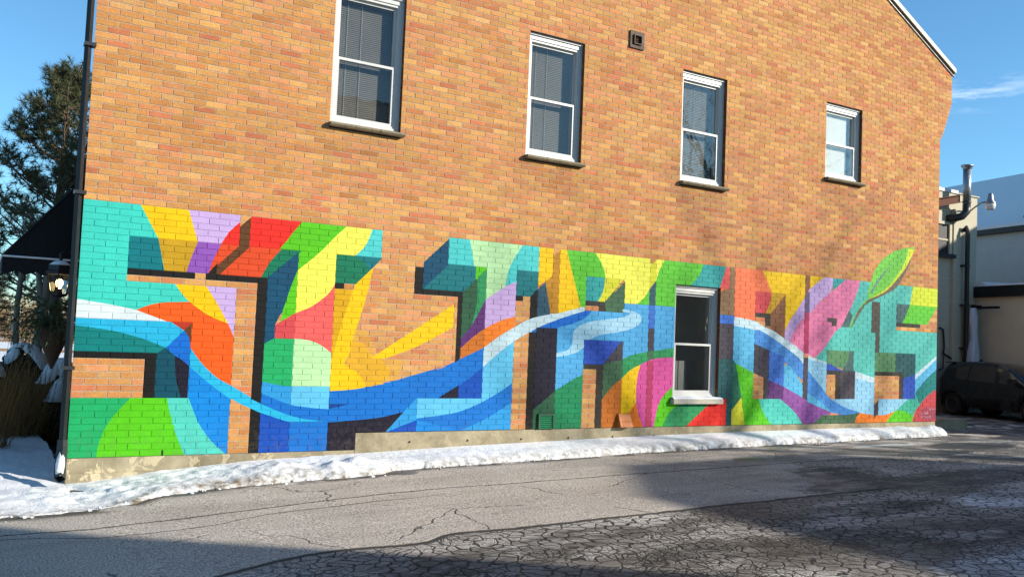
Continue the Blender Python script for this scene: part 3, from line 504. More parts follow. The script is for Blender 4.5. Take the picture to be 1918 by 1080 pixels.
('orange2',[(55.5,0.85),(55.81,1.86),(56.12,1.86),(56.56,1.86),(56.99,1.97),(57.39,2.27),(57.79,2.67),(58.07,2.96),(57.77,2.27),(57.43,1.4),(57.18,0.6),(57.01,0),(55.5,0)]),
('lime',[(58.07,2.96),(58.39,2.98),(58.85,2.98),(59.29,2.84),(59.67,2.44),(60.04,1.89),(60.29,1.5),(60.29,0),(57.01,0),(57.18,0.6),(57.43,1.4),(57.77,2.27)]),
('dred2',[(63.25,8.58),(63.25,0),(60.21,0),(60.33,0.85),(60.53,2.01),(60.72,2.83),(60.95,3.71),(61.2,4.56),(61.47,5.38),(61.78,6.16),(62.1,6.88),(62.51,7.56),(62.94,8.17)]),
('dplum',[(61.27,2.69),(61.45,3.22),(61.72,3.62),(62.05,3.8),(62.43,3.83),(62.88,3.84),(63.25,3.61),(63.3,2.76),(63.25,1.81),(63.31,1.12),(63.25,0.64),(62.98,0.49),(62.59,0.45),(62.25,0.46),(61.91,0.58),(61.64,0.8),(61.39,1.06),(61.23,1.44),(61.2,2.05)]),
('plumlight',[(61.79,2.62),(61.87,1.88),(61.95,1.9),(61.86,2.64)]),
('plumlight',[(61.94,1.86),(62.05,2.43),(61.99,2.5),(61.88,1.92)]),
('plumlight',[(61.99,2.44),(62.11,1.86),(62.17,1.92),(62.05,2.5)]),
('plumlight',[(62.18,1.87),(62.25,2.61),(62.17,2.63),(62.1,1.9)]),
('plumlight',[(61.31,2.59),(61.32,1.91),(61.39,1.91),(61.38,2.58)]),
('plumlight',[(61.46,2.57),(61.52,1.89),(61.59,1.91),(61.53,2.59)]),
('plumlight',[(62.4,3.47),(62.56,2.94),(62.62,3.02),(62.46,3.55)]),
('plumlight',[(62.56,3.55),(62.41,3.03),(62.47,2.94),(62.62,3.46)]),
('plumlight',[(62.81,3.61),(62.81,2.98),(62.89,2.97),(62.88,3.61)]),
('plumlight',[(62.85,3.22),(63.25,3.21),(63.25,3.36),(62.85,3.37)]),
('plumlight',[(61.3,1.51),(61.43,0.93),(61.49,0.99),(61.36,1.57)]),
('plumlight',[(61.55,1.57),(61.43,1.0),(61.49,0.93),(61.61,1.5)]),
('plumlight',[(61.78,1.46),(61.86,0.93),(61.93,0.97),(61.85,1.5)]),
('plumlight',[(61.92,0.92),(62.05,1.44),(61.98,1.5),(61.86,0.98)]),
('plumlight',[(61.98,1.46),(62.01,0.93),(62.08,0.95),(62.05,1.48)]),
('plumlight',[(62.11,1.41),(62.11,0.94),(62.18,0.94),(62.18,1.41)]),
('plumlight',[(62.15,0.87),(62.31,0.91),(62.29,1.06),(62.14,1.01)]),
('plumlight',[(62.36,1.41),(62.37,0.93),(62.44,0.93),(62.43,1.4)]),
('plumlight',[(62.4,1.33),(62.63,1.32),(62.63,1.47),(62.4,1.48)]),
('plumlight',[(62.59,1.4),(62.6,0.93),(62.67,0.92),(62.67,1.4)]),
('plumlight',[(62.4,0.86),(62.63,0.85),(62.63,1.0),(62.4,1.01)]),
]
# ------------------------------------------------------------------ materials
def brick_material():
    t = NT('painted_brick')
    tone = t.n('ShaderNodeAttribute', attribute_name='tone')
    pnt = t.n('ShaderNodeAttribute', attribute_name='paint')
    g1 = t.noise(85.0, 3, 0.6, stretch=(1.0, 1.0, 0.55))      # gritty wire-cut face
    g2 = t.noise(9.0, 3, 0.6)
    g3 = t.noise(0.7, 3, 0.6)
    f = t.mapr(t.math('ADD', t.math('MULTIPLY', g1, 0.7), t.math('MULTIPLY', g2, 0.3)), 0.30, 0.70, 0.74, 1.26)
    br = t.mix(1.0, tone.outputs['Color'], t.mix(1.0, f, f, 'MIX'), 'MULTIPLY')
    hue = t.noise(6.5, 3, 0.6, stretch=(1.0, 1.0, 1.6))
    br = t.mix(t.mapr(hue, 0.50, 0.70, 0.0, 0.24), br, L3(212, 120, 74, 0.7))
    br = t.mix(t.mapr(hue, 0.46, 0.30, 0.0, 0.40), br, L3(226, 172, 84, 0.74))
    br = t.mix(t.mapr(t.noise(48.0, 3, 0.6), 0.56, 0.66, 0.0, 0.4), br, L3(176, 104, 58, 0.7))
    specks = t.mapr(t.noise(160.0, 2, 0.5), 0.66, 0.74)
    br = t.mix(t.math('MULTIPLY', specks, 0.45), br, L3(232, 205, 170))
    br = t.mix(t.mapr(g3, 0.45, 0.75, 0.0, 0.16), br, L3(120, 70, 45))
    pf = t.mapr(t.math('ADD', t.math('MULTIPLY', g2, 0.5), t.math('MULTIPLY', g1, 0.5)), 0.3, 0.7, 0.88, 1.08)
    pc = t.mix(1.0, pnt.outputs['Color'], t.mix(1.0, pf, pf, 'MIX'), 'MULTIPLY')
    # thin spots where the brick grit shows through the paint
    worn = t.mapr(t.noise(38.0, 4, 0.7), 0.64, 0.72, 0.0, 0.22)
    pa = t.math('SUBTRACT', pnt.outputs['Alpha'], t.math('MULTIPLY', worn, t.math('GREATER_THAN', pnt.outputs['Alpha'], 0.1)), clamp=True)
    # roller marks, fading and splash-back dirt near the ground
    x_, y_, z_ = t.sep()
    roll = t.mapr(t.noise(2.4, 4, 0.65, stretch=(1.0, 1.0, 0.45)), 0.30, 0.70, 0.93, 1.05)
    pc = t.mix(1.0, pc, t.mix(1.0, roll, roll), 'MULTIPLY')
    splash = t.math('MULTIPLY', t.mapr(z_, 0.30, 0.70, 0.30, 0.0), t.mapr(t.noise(13.0, 5, 0.7), 0.46, 0.66))
    pc = t.mix(splash, pc, L3(120, 108, 88, 0.6))
    scuff = t.mapr(t.noise(5.0, 5, 0.75, stretch=(1.0, 1.0, 0.3)), 0.67, 0.73, 0.0, 0.14)
    pc = t.mix(scuff, pc, L3(150, 140, 124, 0.6))
    col = t.mix(pa, br, pc)
    rough = t.mapr(pnt.outputs['Alpha'], 0.0, 1.0, 0.92, 0.62)
    return t.set(col, rough, 0.14, bump=t.math('ADD', g1, t.math('MULTIPLY', g2, 0.6)), strength=0.38, dist=0.006)
M = {}
M['brick'] = brick_material()
M['vinyl'] = simple('white_vinyl', (0.50, 0.495, 0.475), 0.38, 0.05, 3.0, 0.05)
M['stone_sill'] = simple('rock_faced_stone', L3(160, 146, 118, 0.52), 0.9, 0.35, 24.0, 0.8, fine=60)
M['conc_sill'] = simple('concrete_sill', L3(196, 190, 176, 0.66), 0.85, 0.2, 12.0, 0.5)
M['blind'] = simple('grey_blind', (0.27, 0.25, 0.23), 0.55, 0.1, 4.0, 0.05)
M['blind_white'] = simple('cream_blind', (0.78, 0.77, 0.70), 0.6, 0.06, 4.0, 0.05)
M['room'] = simple('dim_room', (0.12, 0.11, 0.10), 0.9, 0.3, 2.0, 0.05)
M['room_light'] = simple('plain_office_wall', (0.42, 0.38, 0.32), 0.9, 0.25, 2.5, 0.05)
M['paper'] = simple('grey_card', (0.36, 0.36, 0.34), 0.7, 0.08, 6.0, 0.03)
M['brown_metal'] = simple('brown_painted_metal', L3(92, 66, 50, 0.6), 0.7, 0.15, 12.0, 0.1)
M['dark_metal'] = simple('dark_grey_metal', (0.022, 0.024, 0.026), 0.42, 0.25, 8.0, 0.1)
M['black'] = simple('black_paint', (0.008, 0.008, 0.009), 0.45, 0.3, 12.0, 0.08)
M['cream'] = simple('cream_fascia', L3(226, 214, 184, 0.55), 0.5, 0.08, 5.0, 0.08)
M['shingle'] = simple('dark_shingle', (0.05, 0.047, 0.045), 0.9, 0.3, 14.0, 0.6)
M['canvas'] = simple('black_canvas', (0.007, 0.007, 0.008), 0.9, 0.25, 20.0, 0.2)
M['white_trim'] = simple('white_piping', (0.7, 0.72, 0.75), 0.6, 0.05)
M['galv'] = simple('galvanised_steel', (0.27, 0.285, 0.30), 0.42, 0.25, 14.0, 0.1, metal=0.75)
M['rust'] = simple('rusty_steel', L3(92, 52, 34), 0.85, 0.55, 11.0, 0.6)
M['beige'] = simple('beige_painted_block', L3(178, 170, 148), 0.85, 0.12, 2.2, 0.25)
M['garage'] = simple('taupe_stucco', L3(204, 196, 172), 0.9, 0.10, 1.2, 0.35)
M['bluewhite'] = simple('pale_painted_brick', L3(178, 186, 192), 0.85, 0.10, 3.0, 0.3)
M['tyre'] = simple('tyre_rubber', (0.012, 0.012, 0.012), 0.85, 0.3, 20.0, 0.3)
M['rim'] = simple('steel_rim', (0.09, 0.09, 0.095), 0.45, 0.3, 20.0, 0.1, metal=0.4)
M['trunk'] = simple('pine_bark', L3(112, 92, 74), 0.95, 0.4, 10.0, 0.9, stretch=(1, 1, 0.3))
M['grey_bark'] = simple('grey_smooth_bark', L3(150, 142, 128, 0.5), 0.9, 0.3, 8.0, 0.6, stretch=(1, 1, 0.4))
M['needles'] = simple('pine_needles', (0.075, 0.082, 0.036), 0.75, 0.55, 1.3, 0.0, spec=0.25)
M['evergreen'] = simple('evergreen_sprays', (0.055, 0.07, 0.032), 0.8, 0.5, 3.0, 0.0, spec=0.2)
M['shrub'] = simple('dark_shrub_leaves', (0.028, 0.030, 0.020), 0.8, 0.5, 5.0, 0.0, spec=0.2)
M['straw'] = simple('dry_straw', L3(172, 130, 82, 0.45), 0.9, 0.35, 6.0, 0.0, spec=0.1)
M['thicket'] = simple('bare_brown_thicket', L3(150, 122, 92), 0.95, 0.35, 0.6, 0.0, spec=0.1)
M['wood'] = simple('weathered_wood', L3(120, 100, 78), 0.9, 0.3, 7.0, 0.5)
M['basket'] = simple('coir_liner', L3(86, 66, 46, 0.35), 0.95, 0.4, 22.0, 0.7)
M['ice'] = None

def glass_material(name, tint=(0.9, 0.95, 0.97), gl=1.0):
    t = NT(name)
    tr = t.n('ShaderNodeBsdfTransparent'); tr.inputs['Color'].default_value = tint+(1,)
    gs = t.n('ShaderNodeBsdfGlossy'); gs.inputs['Roughness'].default_value = 0.015
    fr = t.n('ShaderNodeFresnel'); fr.inputs['IOR'].default_value = 1.6
    wob = t.n('ShaderNodeBump'); wob.inputs['Strength'].default_value = 0.06; wob.inputs['Distance'].default_value = 0.02
    t.l(t.noise(3.5, 2, 0.5), wob.inputs['Height'])
    t.l(wob.outputs['Normal'], gs.inputs['Normal'])
    mx = t.n('ShaderNodeMixShader')
    t.l(t.math('MULTIPLY_ADD', fr.outputs[0], gl, 0.03, clamp=True), mx.inputs[0])
    t.l(tr.outputs[0], mx.inputs[1]); t.l(gs.outputs[0], mx.inputs[2])
    t.t.links.new(mx.outputs[0], t.out.inputs['Surface'])
    return t.m
M['glass'] = glass_material('window_glass', (0.82, 0.83, 0.82), 0.16)
M['clear_glass'] = glass_material('clear_window_glass', (0.94, 0.95, 0.94), 0.25)
M['lamp_glass'] = glass_material('lantern_glass', (0.95, 0.93, 0.85), 0.8)
M['car_glass'] = simple('brown_reflection_glass', (0.040, 0.032, 0.025), 0.10, 0.2, 2.0, 0.0, spec=0.8)  # brown base colour stands in for the garage wall mirrored in the glass

def snow_material():
    t = NT('snow')
    d = t.n('ShaderNodeAttribute', attribute_name='dirt').outputs['Fac']
    a = t.noise(14.0, 5, 0.65); b = t.noise(60.0, 3, 0.6); c = t.noise(2.2, 3, 0.6)
    dirty = t.math('MULTIPLY', d, t.mapr(t.math('ADD', t.math('MULTIPLY', a, 0.6), t.math('MULTIPLY', c, 0.4)), 0.42, 0.62), clamp=True)
    col = t.mix(dirty, (0.70, 0.715, 0.73), L3(128, 112, 88, 0.7))
    t.b.inputs['Subsurface Weight'].default_value = 0.0
    return t.set(col, 0.75, 0.3, bump=t.math('ADD', t.math('MULTIPLY', a, 1.0), t.math('MULTIPLY', b, 0.35)), strength=0.6, dist=0.03)
M['snow'] = snow_material()

def concrete_material():
    t = NT('foundation_concrete')
    a = t.noise(3.0, 5, 0.65); b = t.noise(40.0, 3, 0.6); c = t.noise(1.1, 2, 0.5, stretch=(1, 1, 0.3))
    x, y, z = t.sep()
    col = t.mix(t.mapr(a, 0.35, 0.68), L3(150, 138, 112, 0.66), L3(196, 184, 154, 0.66))
    flake = t.mapr(t.noise(5.5, 6, 0.7, dist=0.6), 0.53, 0.56)
    flake = t.math('MULTIPLY', flake, t.mapr(x, 1.6, 2.6, 1.0, 0.25))
    col = t.mix(flake, col, L3(216, 202, 168, 0.7))
    stain = t.math('MULTIPLY', t.mapr(c, 0.45, 0.7, 0.0, 0.5), t.mapr(z, 0.16, 0.42, 1.0, 0.3))
    col = t.mix(stain, col, L3(92, 80, 62, 0.6))
    col = t.mix(t.mapr(b, 0.62, 0.75, 0.0, 0.5), col, L3(110, 98, 78, 0.6))
    return t.set(col, 0.92, 0.2, bump=t.math('ADD', t.math('MULTIPLY', a, 0.5), t.math('ADD', b, flake)), strength=0.45, dist=0.006)
M['concrete'] = concrete_material()

# ------------------------------------------------------------------ ground
def asphalt_material():
    t = NT('worn_asphalt')
    x, y, z = t.sep()
    wob = t.noise(1.7, 3, 0.6); wob2 = t.noise(9.0, 3, 0.6)
    def curve(pts):
        """y of a line as a function of x, points in metres"""
        c = t.n('ShaderNodeFloatCurve'); cu = c.mapping.curves[0]
        c.mapping.use_clip = False
        q = [((px+4)/24.0, (py+8)/10.0) for px, py in pts]
        while len(cu.points) < len(q): cu.points.new(0.5, 0.5)
        for p, v in zip(cu.points, q): p.location = v; p.handle_type = 'AUTO'
        c.mapping.update()
        t.l(t.math('MULTIPLY_ADD', x, 1/24.0, 4/24.0), c.inputs['Value'])
        yy = t.math('MULTIPLY_ADD', c.outputs[0], 10.0, -8.0)
        yy = t.math('ADD', yy, t.math('MULTIPLY_ADD', wob, 0.10, -0.05))
        return t.math('ADD', yy, t.math('MULTIPLY_ADD', wob2, 0.05, -0.025))
    def line(cv, w, x0, x1):
        d = t.math('ABSOLUTE', t.math('SUBTRACT', y, cv))
        m = t.mapr(d, w*0.35, w, 1.0, 0.0)
        return t.math('MULTIPLY', m, t.math('MULTIPLY', t.mapr(x, x0, x0+0.5), t.mapr(x, x1-0.8, x1, 1.0, 0.0)))
    c1 = curve(((-4, -2.4), (-0.66, -2.17), (0.5, -2.10), (1.9, -1.93), (3.0, -1.83), (4.0, -1.88), (6.1, -1.91), (20, -2.0)))
    c1b = curve(((-4, -2.5), (-0.67, -2.3), (0.0, -2.48), (0.62, -2.5), (1.33, -2.28), (2.08, -2.2), (2.9, -2.15), (20, -2.1)))
    c2 = curve(((-4, -5.4), (0.46, -3.99), (1.28, -3.74), (2.07, -3.82), (2.36, -3.67), (3.0, -3.72), (4.5, -3.74), (7.6, -3.76), (20, -3.8)))
    old = t.mapr(t.math('SUBTRACT', c2, y), 0.0, 0.03)                       # older pavement on the camera side
    far = t.math('MULTIPLY', t.mapr(t.math('ADD', x, t.math('MULTIPLY', y, -0.36)), 8.86, 8.93), t.mapr(y, -1.85, -1.95))     # broken pavement towards the car
    # alligator cracking
    wv = t.n('ShaderNodeVectorMath', operation='ADD')
    nz = t.n('ShaderNodeTexNoise'); nz.inputs['Scale'].default_value = 3.0; nz.inputs['Detail'].default_value = 3.0
    t.l(t.pos, nz.inputs['Vector'])
    sc = t.n('ShaderNodeVectorMath', operation='SCALE'); sc.inputs['Scale'].default_value = 0.34
    t.l(nz.outputs['Color'], sc.inputs[0]); t.l(t.pos, wv.inputs[0]); t.l(sc.outputs[0], wv.inputs[1])
    def vor(scale, w):
        v = t.n('ShaderNodeTexVoronoi', feature='DISTANCE_TO_EDGE'); v.voronoi_dimensions = '2D'
        v.inputs['Scale'].default_value = scale; t.l(wv.outputs[0], v.inputs['Vector'])
        return t.mapr(v.outputs['Distance'], w*0.35, w, 1.0, 0.0)
    gator = t.math('MAXIMUM', vor(8.2, 0.105), t.math('MULTIPLY', vor(15.0, 0.12), t.mapr(t.noise(1.1, 2), 0.45, 0.6)))
    zone = t.math('MAXIMUM', t.math('MULTIPLY', old, t.mapr(t.math('ADD', x, t.math('MULTIPLY', wob, 2.0)), 0.6, 2.2)), t.math('MULTIPLY', far, 0.8))
    gator = t.math('MULTIPLY', gator, zone)
    bigv = t.math('MULTIPLY', vor(0.62, 0.008), t.mapr(t.noise(0.8, 2), 0.50, 0.54))
    crack = t.math('MAXIMUM', line(c1, 0.022, -4, 10.5), line(c1b, 0.014, -4, 3.2))
    crack = t.math('MAXIMUM', crack, line(c2, 0.05, -1, 8.3))
    crack = t.math('MAXIMUM', crack, t.math('MULTIPLY', bigv, 0.8))
    crack = t.math('MAXIMUM', crack, gator)
    # surface colour
    fine = t.noise(62.0, 3, 0.7); med = t.noise(26.0, 3, 0.6); big = t.noise(0.9, 4, 0.6); streak = t.noise(1.3, 4, 0.6, stretch=(0.35, 2.2, 1))
    base = t.mix(t.mapr(t.math('ADD', t.math('MULTIPLY', big, 0.45), t.math('MULTIPLY', streak, 0.55)), 0.35, 0.65), L3(180, 170, 158), L3(216, 206, 194))
    base = t.mix(t.mapr(fine, 0.40, 0.58), t.mix(0.75, base, L3(70, 64, 58)), base)
    base = t.mix(t.mapr(fine, 0.58, 0.72, 0.0, 0.55), base, L3(226, 216, 204))
    base = t.mix(t.mapr(med, 0.6, 0.75, 0.0, 0.35), base, L3(205, 196, 184))
    tar = t.math('MULTIPLY', t.mapr(streak, 0.52, 0.68), t.mapr(y, -1.7, -2.6))
    base = t.mix(t.math('MULTIPLY', tar, 0.35), base, L3(96, 88, 80))
    oldc = t.mix(t.mapr(big, 0.35, 0.7), L3(142, 135, 128), L3(212, 206, 198))
    oldc = t.mix(t.mapr(fine, 0.36, 0.56, 0.75, 0.0), oldc, L3(66, 61, 56))
    base = t.mix(t.math('MULTIPLY', zone, 0.85), base, oldc)
    # damp dark patches and meltwater
    damp_n = t.noise(0.75, 5, 0.65, dist=0.4, stretch=(0.6, 1.3, 1))
    dz = t.math('MAXIMUM', t.math('MULTIPLY', t.mapr(x, 5.0, 9.5), t.mapr(y, 2.5, 1.0)), t.math('MULTIPLY', old, t.mapr(x, 1.6, 3.0, 0.0, 0.9)))
    damp = t.math('MULTIPLY', t.mapr(damp_n, 0.46, 0.55), dz)
    base = t.mix(t.math('MULTIPLY', damp, 0.68), base, L3(54, 47, 40))
    def blob(cx, cy, rx, ry):
        dx = t.math('MULTIPLY', t.math('SUBTRACT', x, cx), 1/rx); dy = t.math('MULTIPLY', t.math('SUBTRACT', y, cy), 1/ry)
        r2 = t.math('ADD', t.math('MULTIPLY', dx, dx), t.math('MULTIPLY', dy, dy))
        return t.mapr(t.math('ADD', r2, t.math('MULTIPLY_ADD', wob2, 1.4, -0.7)), 0.7, 1.0, 1.0, 0.0)
    pud = None
    for q in ((3.28, -0.78, 0.22, 0.16), (8.2, -0.58, 0.25, 0.08), (7.97, -1.48, 0.30, 0.14), (8.6, -1.78, 0.34, 0.10), (10.3, -0.68, 0.22, 0.10), (10.6, -1.55, 0.30, 0.10), (7.22, -1.52, 0.12, 0.05), (0.95, -1.02, 0.2, 0.08), (12.9, -1.5, 1.2, 0.42), (11.4, -1.9, 0.9, 0.25), (15.8, -1.0, 1.4, 0.5), (17.5, 0.5, 2.0, 0.4), (2.75, -0.86, 0.12, 0.10)):
        b = blob(*q); pud = b if pud is None else t.math('MAXIMUM', pud, b)
    grime = None
    for q in ((8.1, -2.8, 0.7, 0.6), (7.8, -3.5, 1.3, 0.4), (5.0, -5.2, 1.1, 0.35), (3.84, -5.0, 0.9, 0.3), (6.2, -5.5, 1.1, 0.4), (2.2, -4.45, 0.9, 0.35), (3.5, -4.25, 1.3, 0.3), (9.5, -3.6, 1.4, 0.5), (6.4, -4.5, 1.2, 0.3)):
        b = blob(*q); grime = b if grime is None else t.math('MAXIMUM', grime, b)
    gnz = t.math('ADD', t.math('MULTIPLY', t.noise(3.2, 6, 0.72, stretch=(0.7, 1.5, 1)), 0.65), t.math('MULTIPLY', fine, 0.35))
    grime = t.math('MULTIPLY', grime, t.mapr(gnz, 0.43, 0.54))
    base = t.mix(t.math('MULTIPLY', grime, 0.72), base, L3(40, 35, 30))
    base = t.mix(t.math('MULTIPLY', pud, 0.86), base, L3(48, 41, 33))
    # packed snow and salt left on the lot
    sn = t.noise(1.5, 5, 0.7, stretch=(0.8, 1.5, 1))
    sz = t.math('MAXIMUM', t.math('MAXIMUM', blob(8.5, -4.7, 1.0, 0.42), blob(6.2, -6.5, 1.7, 0.62)), t.math('MAXIMUM', blob(11.4, -1.05, 0.8, 0.14), blob(16.5, 0.2, 2.6, 0.28)))
    sz = t.math('MAXIMUM', sz, blob(20.5, 2.6, 4.0, 0.35))
    packed = t.math('MULTIPLY', t.mapr(sn, 0.42, 0.62, 0.15, 1.0), sz)
    base = t.mix(t.math('MULTIPLY', packed, 0.85), base, (0.70, 0.72, 0.74))
    ce_ = curve(((-4, -1.66), (-0.6, -1.56), (0.37, -1.36), (0.75, -1.04), (1.77, -0.92), (2.6, -0.91), (3.0, -0.86), (3.35, -0.68), (5.2, -0.66), (7.3, -0.56), (10.1, -0.52), (13.3, -0.46), (20, -0.3)))
    gut = t.math('MULTIPLY', t.mapr(t.math('SUBTRACT', ce_, y), 0.0, 0.14, 1.0, 0.0), t.mapr(t.noise(2.3, 3), 0.40, 0.52))
    base = t.mix(t.math('MULTIPLY', gut, 0.85), base, L3(46, 40, 33))
    col = t.mix(t.math('MULTIPLY', crack, 0.92), base, (0.012, 0.011, 0.010))
    wet = t.math('MAXIMUM', pud, t.math('MULTIPLY', damp, 0.6))
    rough = t.mapr(wet, 0.0, 1.0, 0.9, 0.42)
    h = t.math('SUBTRACT', t.math('ADD', t.math('MULTIPLY', fine, 0.5), t.math('MULTIPLY', med, 0.5)), t.math('MULTIPLY', crack, 2.0))
    return t.set(col, rough, 0.3, bump=h, strength=0.55, dist=0.012)
M['asphalt'] = asphalt_material()

def grid_sheet(name, xs, ys, zf, mat, smooth=True):
    mb = MB()
    for yy in ys:
        for xx in xs: mb.v.append((xx, yy, zf(xx, yy)))
    n = len(xs)
    for j in range(len(ys)-1):
        for i in range(n-1):
            q = j*n+i; mb.f.append((q, q+1, q+n+1, q+n))
    return mb.build(name, mat, None, smooth)
def spread(a, b, step): return [a+(b-a)*i/max(1, round((b-a)/step)) for i in range(max(1, round((b-a)/step))+1)]
gx = [-600, -250, -100, -50, -25] + spread(-15, 30, 0.5) + [40, 60, 100, 250, 600]
gy = [-400, -150, -60, -30] + spread(-20, 20, 0.5) + [28, 40, 60, 100, 250, 700]
g = grid_sheet('ground', gx, gy, lambda x, y: zg(x, y), M['asphalt'])
tag(g, 'cracked grey asphalt lot in front of the painted brick wall', None, kind='structure')
# ------------------------------------------------------------------ brick building with the mural
KP = 0.64          # paint reflectance relative to its sunlit look
def paint_rgba(c):
    a = {'fade': 0.85, 'fade2': 0.5}.get(c, 1.0)
    return tuple(min(0.9, s2l(v)*KP) for v in PAL[c]) + (a,)
OPEN = [(11.25, 15.25, 53, 79), (23.25, 27.25, 53, 79), (35.25, 39.25, 53, 79), (49.35, 53.45, 60, 80), (35.2, 39.2, 5, 31)]
def xmax(r):
    if r < 78: return WX
    if r < 89: return WX + 1.5*((r-77)/11.0)**0.8
    return WX + 1.5
EAVE_X, EAVE_Z, PITCH_ = 64.88*BL, Z0+97.4*BH, 0.5087
MIDX = WX*BL/2
def zroof(x): return EAVE_Z + (EAVE_X-x)*PITCH_ if x >= MIDX else EAVE_Z + (EAVE_X-(2*MIDX-x))*PITCH_

MP = []
for c, pts in MURAL:
    xs = [p[0] for p in pts]; zs = [p[1] for p in pts]
    MP.append((paint_rgba(c), pts, min(xs), max(xs), min(zs), max(zs)))
def inside(pts, x, z):
    r = False; n = len(pts); j = n-1
    for i in range(n):
        xi, zi = pts[i]; xj, zj = pts[j]
        if (zi > z) != (zj > z) and x < (xj-xi)*(z-zi)/(zj-zi)+xi: r = not r
        j = i
    return r
NOPAINT = (0.0, 0.0, 0.0, 0.0)
def paint_at(x, z):
    c = _paint(x, z)
    if c[3] == 0.0 and -3 < z < 47:
        # hairline gaps between neighbouring colours are painted over
        near = [q for q in (_paint(x+0.10*math.cos(a*0.785), z+0.34*math.sin(a*0.785)) for a in range(8)) if q[3] > 0]
        if len(near) >= 6: return max(near, key=near.count)
    return c
def _paint(x, z):
    for col, pts, x0, x1, z0, z1 in reversed(MP):
        if x0 <= x <= x1 and z0 <= z <= z1 and inside(pts, x, z): return col
    return NOPAINT
SEG = []
for col, pts, *_ in MP:
    for i in range(len(pts)):
        SEG.append((pts[i], pts[(i+1) % len(pts)]))
SEGROW = {}
for s in SEG:
    for r in range(int(math.floor(min(s[0][1], s[1][1])-0.1)), int(math.floor(max(s[0][1], s[1][1])+0.1))+1):
        SEGROW.setdefault(r, []).append(s)

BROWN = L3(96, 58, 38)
TONES = [((224, 168, 82), 26), ((216, 154, 76), 20), ((220, 142, 88), 26), ((210, 124, 70), 14), ((204, 98, 64), 6), ((194, 116, 50), 8), ((230, 180, 104), 6)]
TW = [w for _, w in TONES]
KB = 0.67
rb = random.Random(11)
def brick_tone(X, Z):
    t = list(TONES[rb.choices(range(len(TONES)), TW)[0]][0])
    if X < 12 and rb.random() < 0.35: t = [206, 138, 62]
    if X > 34 and Z < 62 and rb.random() < 0.30: t = [186, 118, 78]
    t = [v*0.54+m*0.46 for v, m in zip(t, (217, 163, 120))]
    j = rb.uniform(0.93, 1.06)
    for a, b, c, d in OPEN[:4]:                       # run-off staining under the sills
        if a-0.4 < X < b+0.4 and c-9 < Z < c: j *= 1-0.16*rb.random()*(Z-c+9)/9
    return tuple(s2l(min(255, v*j))*KB for v in t)
MORTAR = tuple(v*0.66 for v in L3(202, 188, 162))

class AttrMesh:
    def __init__(s): s.v = []; s.f = []; s.tone = []; s.paint = []
    def add(s, pts, tone, paint):
        n = len(s.v); s.v += pts; s.f.append(tuple(range(n, n+len(pts)))); s.tone.append(tone); s.paint.append(paint)
    def build(s, name, parent):
        me = bpy.data.meshes.new(name)
        me.from_pydata(s.v, [], s.f)
        ta = me.attributes.new('tone', 'FLOAT_COLOR', 'FACE'); pa = me.attributes.new('paint', 'FLOAT_COLOR', 'FACE')
        ta.data.foreach_set('color', [c for t in s.tone for c in (t[0], t[1], t[2], 1.0)])
        pa.data.foreach_set('color', [c for t in s.paint for c in t])
        me.materials.append(M['brick'])
        me.update()
        o = bpy.data.objects.new(name, me); COL.objects.link(o); o.parent = parent
        if parent.get('is_root'): o.location = -Vector(parent.location)
        return o

bld = root('brick_building', (7.0, 4.0, 0.0), 'tan brick gabled building whose side wall carries a rainbow letter mural', 'building')

# mortar backing, coloured where the mural crosses the joints
DEPTH = 0.0036
wall = AttrMesh()
outline = [(0, -3), (13.55, -3), (13.55, 0), (WX, 0), (WX, 77.5)] + [(xmax(r), r) for r in range(78, 90)]
xr = WX+1.5
outline += [(xr, (zroof(xr*BL)-Z0)/BH), (MIDX/BL, (zroof(MIDX)-Z0)/BH), (0, (zroof(0)-Z0)/BH)]
cv, ce = [], []
def loop(pts):
    n = len(cv); cv.extend(Vector(p) for p in pts)
    ce.extend((n+i, n+(i+1) % len(pts)) for i in range(len(pts)))
loop(outline)
for x0, x1, z0, z1 in OPEN: loop([(x0, z0), (x1, z0), (x1, z1), (x0, z1)])
for col, pts, *_ in MP: loop(pts)
ov, oe, of, *_ = delaunay_2d_cdt(cv, ce, [], 0, 1e-5)
for f in of:
    p = [ov[i] for i in f]
    cx = sum(q.x for q in p)/3; cz = sum(q.y for q in p)/3
    if not inside(outline, cx, cz) or any(a < cx < b and c < cz < d for a, b, c, d in OPEN): continue
    pc_ = paint_at(cx, cz)
    pts = [(q.x*BL, DEPTH if pc_[3] == 0 else 0.0034, Z0+q.y*BH) for q in p]
    a = (p[1]-p[0]).cross(p[2]-p[0])
    if a < 0: pts.reverse()
    wall.add(pts, MORTAR, (pc_[0]*0.94, pc_[1]*0.94, pc_[2]*0.94, pc_[3]))
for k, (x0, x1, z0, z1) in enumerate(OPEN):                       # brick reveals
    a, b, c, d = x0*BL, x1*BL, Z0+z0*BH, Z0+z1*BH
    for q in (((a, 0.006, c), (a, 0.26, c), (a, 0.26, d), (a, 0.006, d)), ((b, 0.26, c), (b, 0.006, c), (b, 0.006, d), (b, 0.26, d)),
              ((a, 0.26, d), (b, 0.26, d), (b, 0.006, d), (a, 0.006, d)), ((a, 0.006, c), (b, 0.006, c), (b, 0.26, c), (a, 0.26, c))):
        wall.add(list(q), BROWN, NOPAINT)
wall_o = wall.build('gable_wall', bld)

def project(x, y, z):
    d = Vector((x, y, z))-CAM
    k = d.dot(fw)
    return 959+FPX*d.dot(rt2)/k, 540-FPX*d.dot(up2)/k

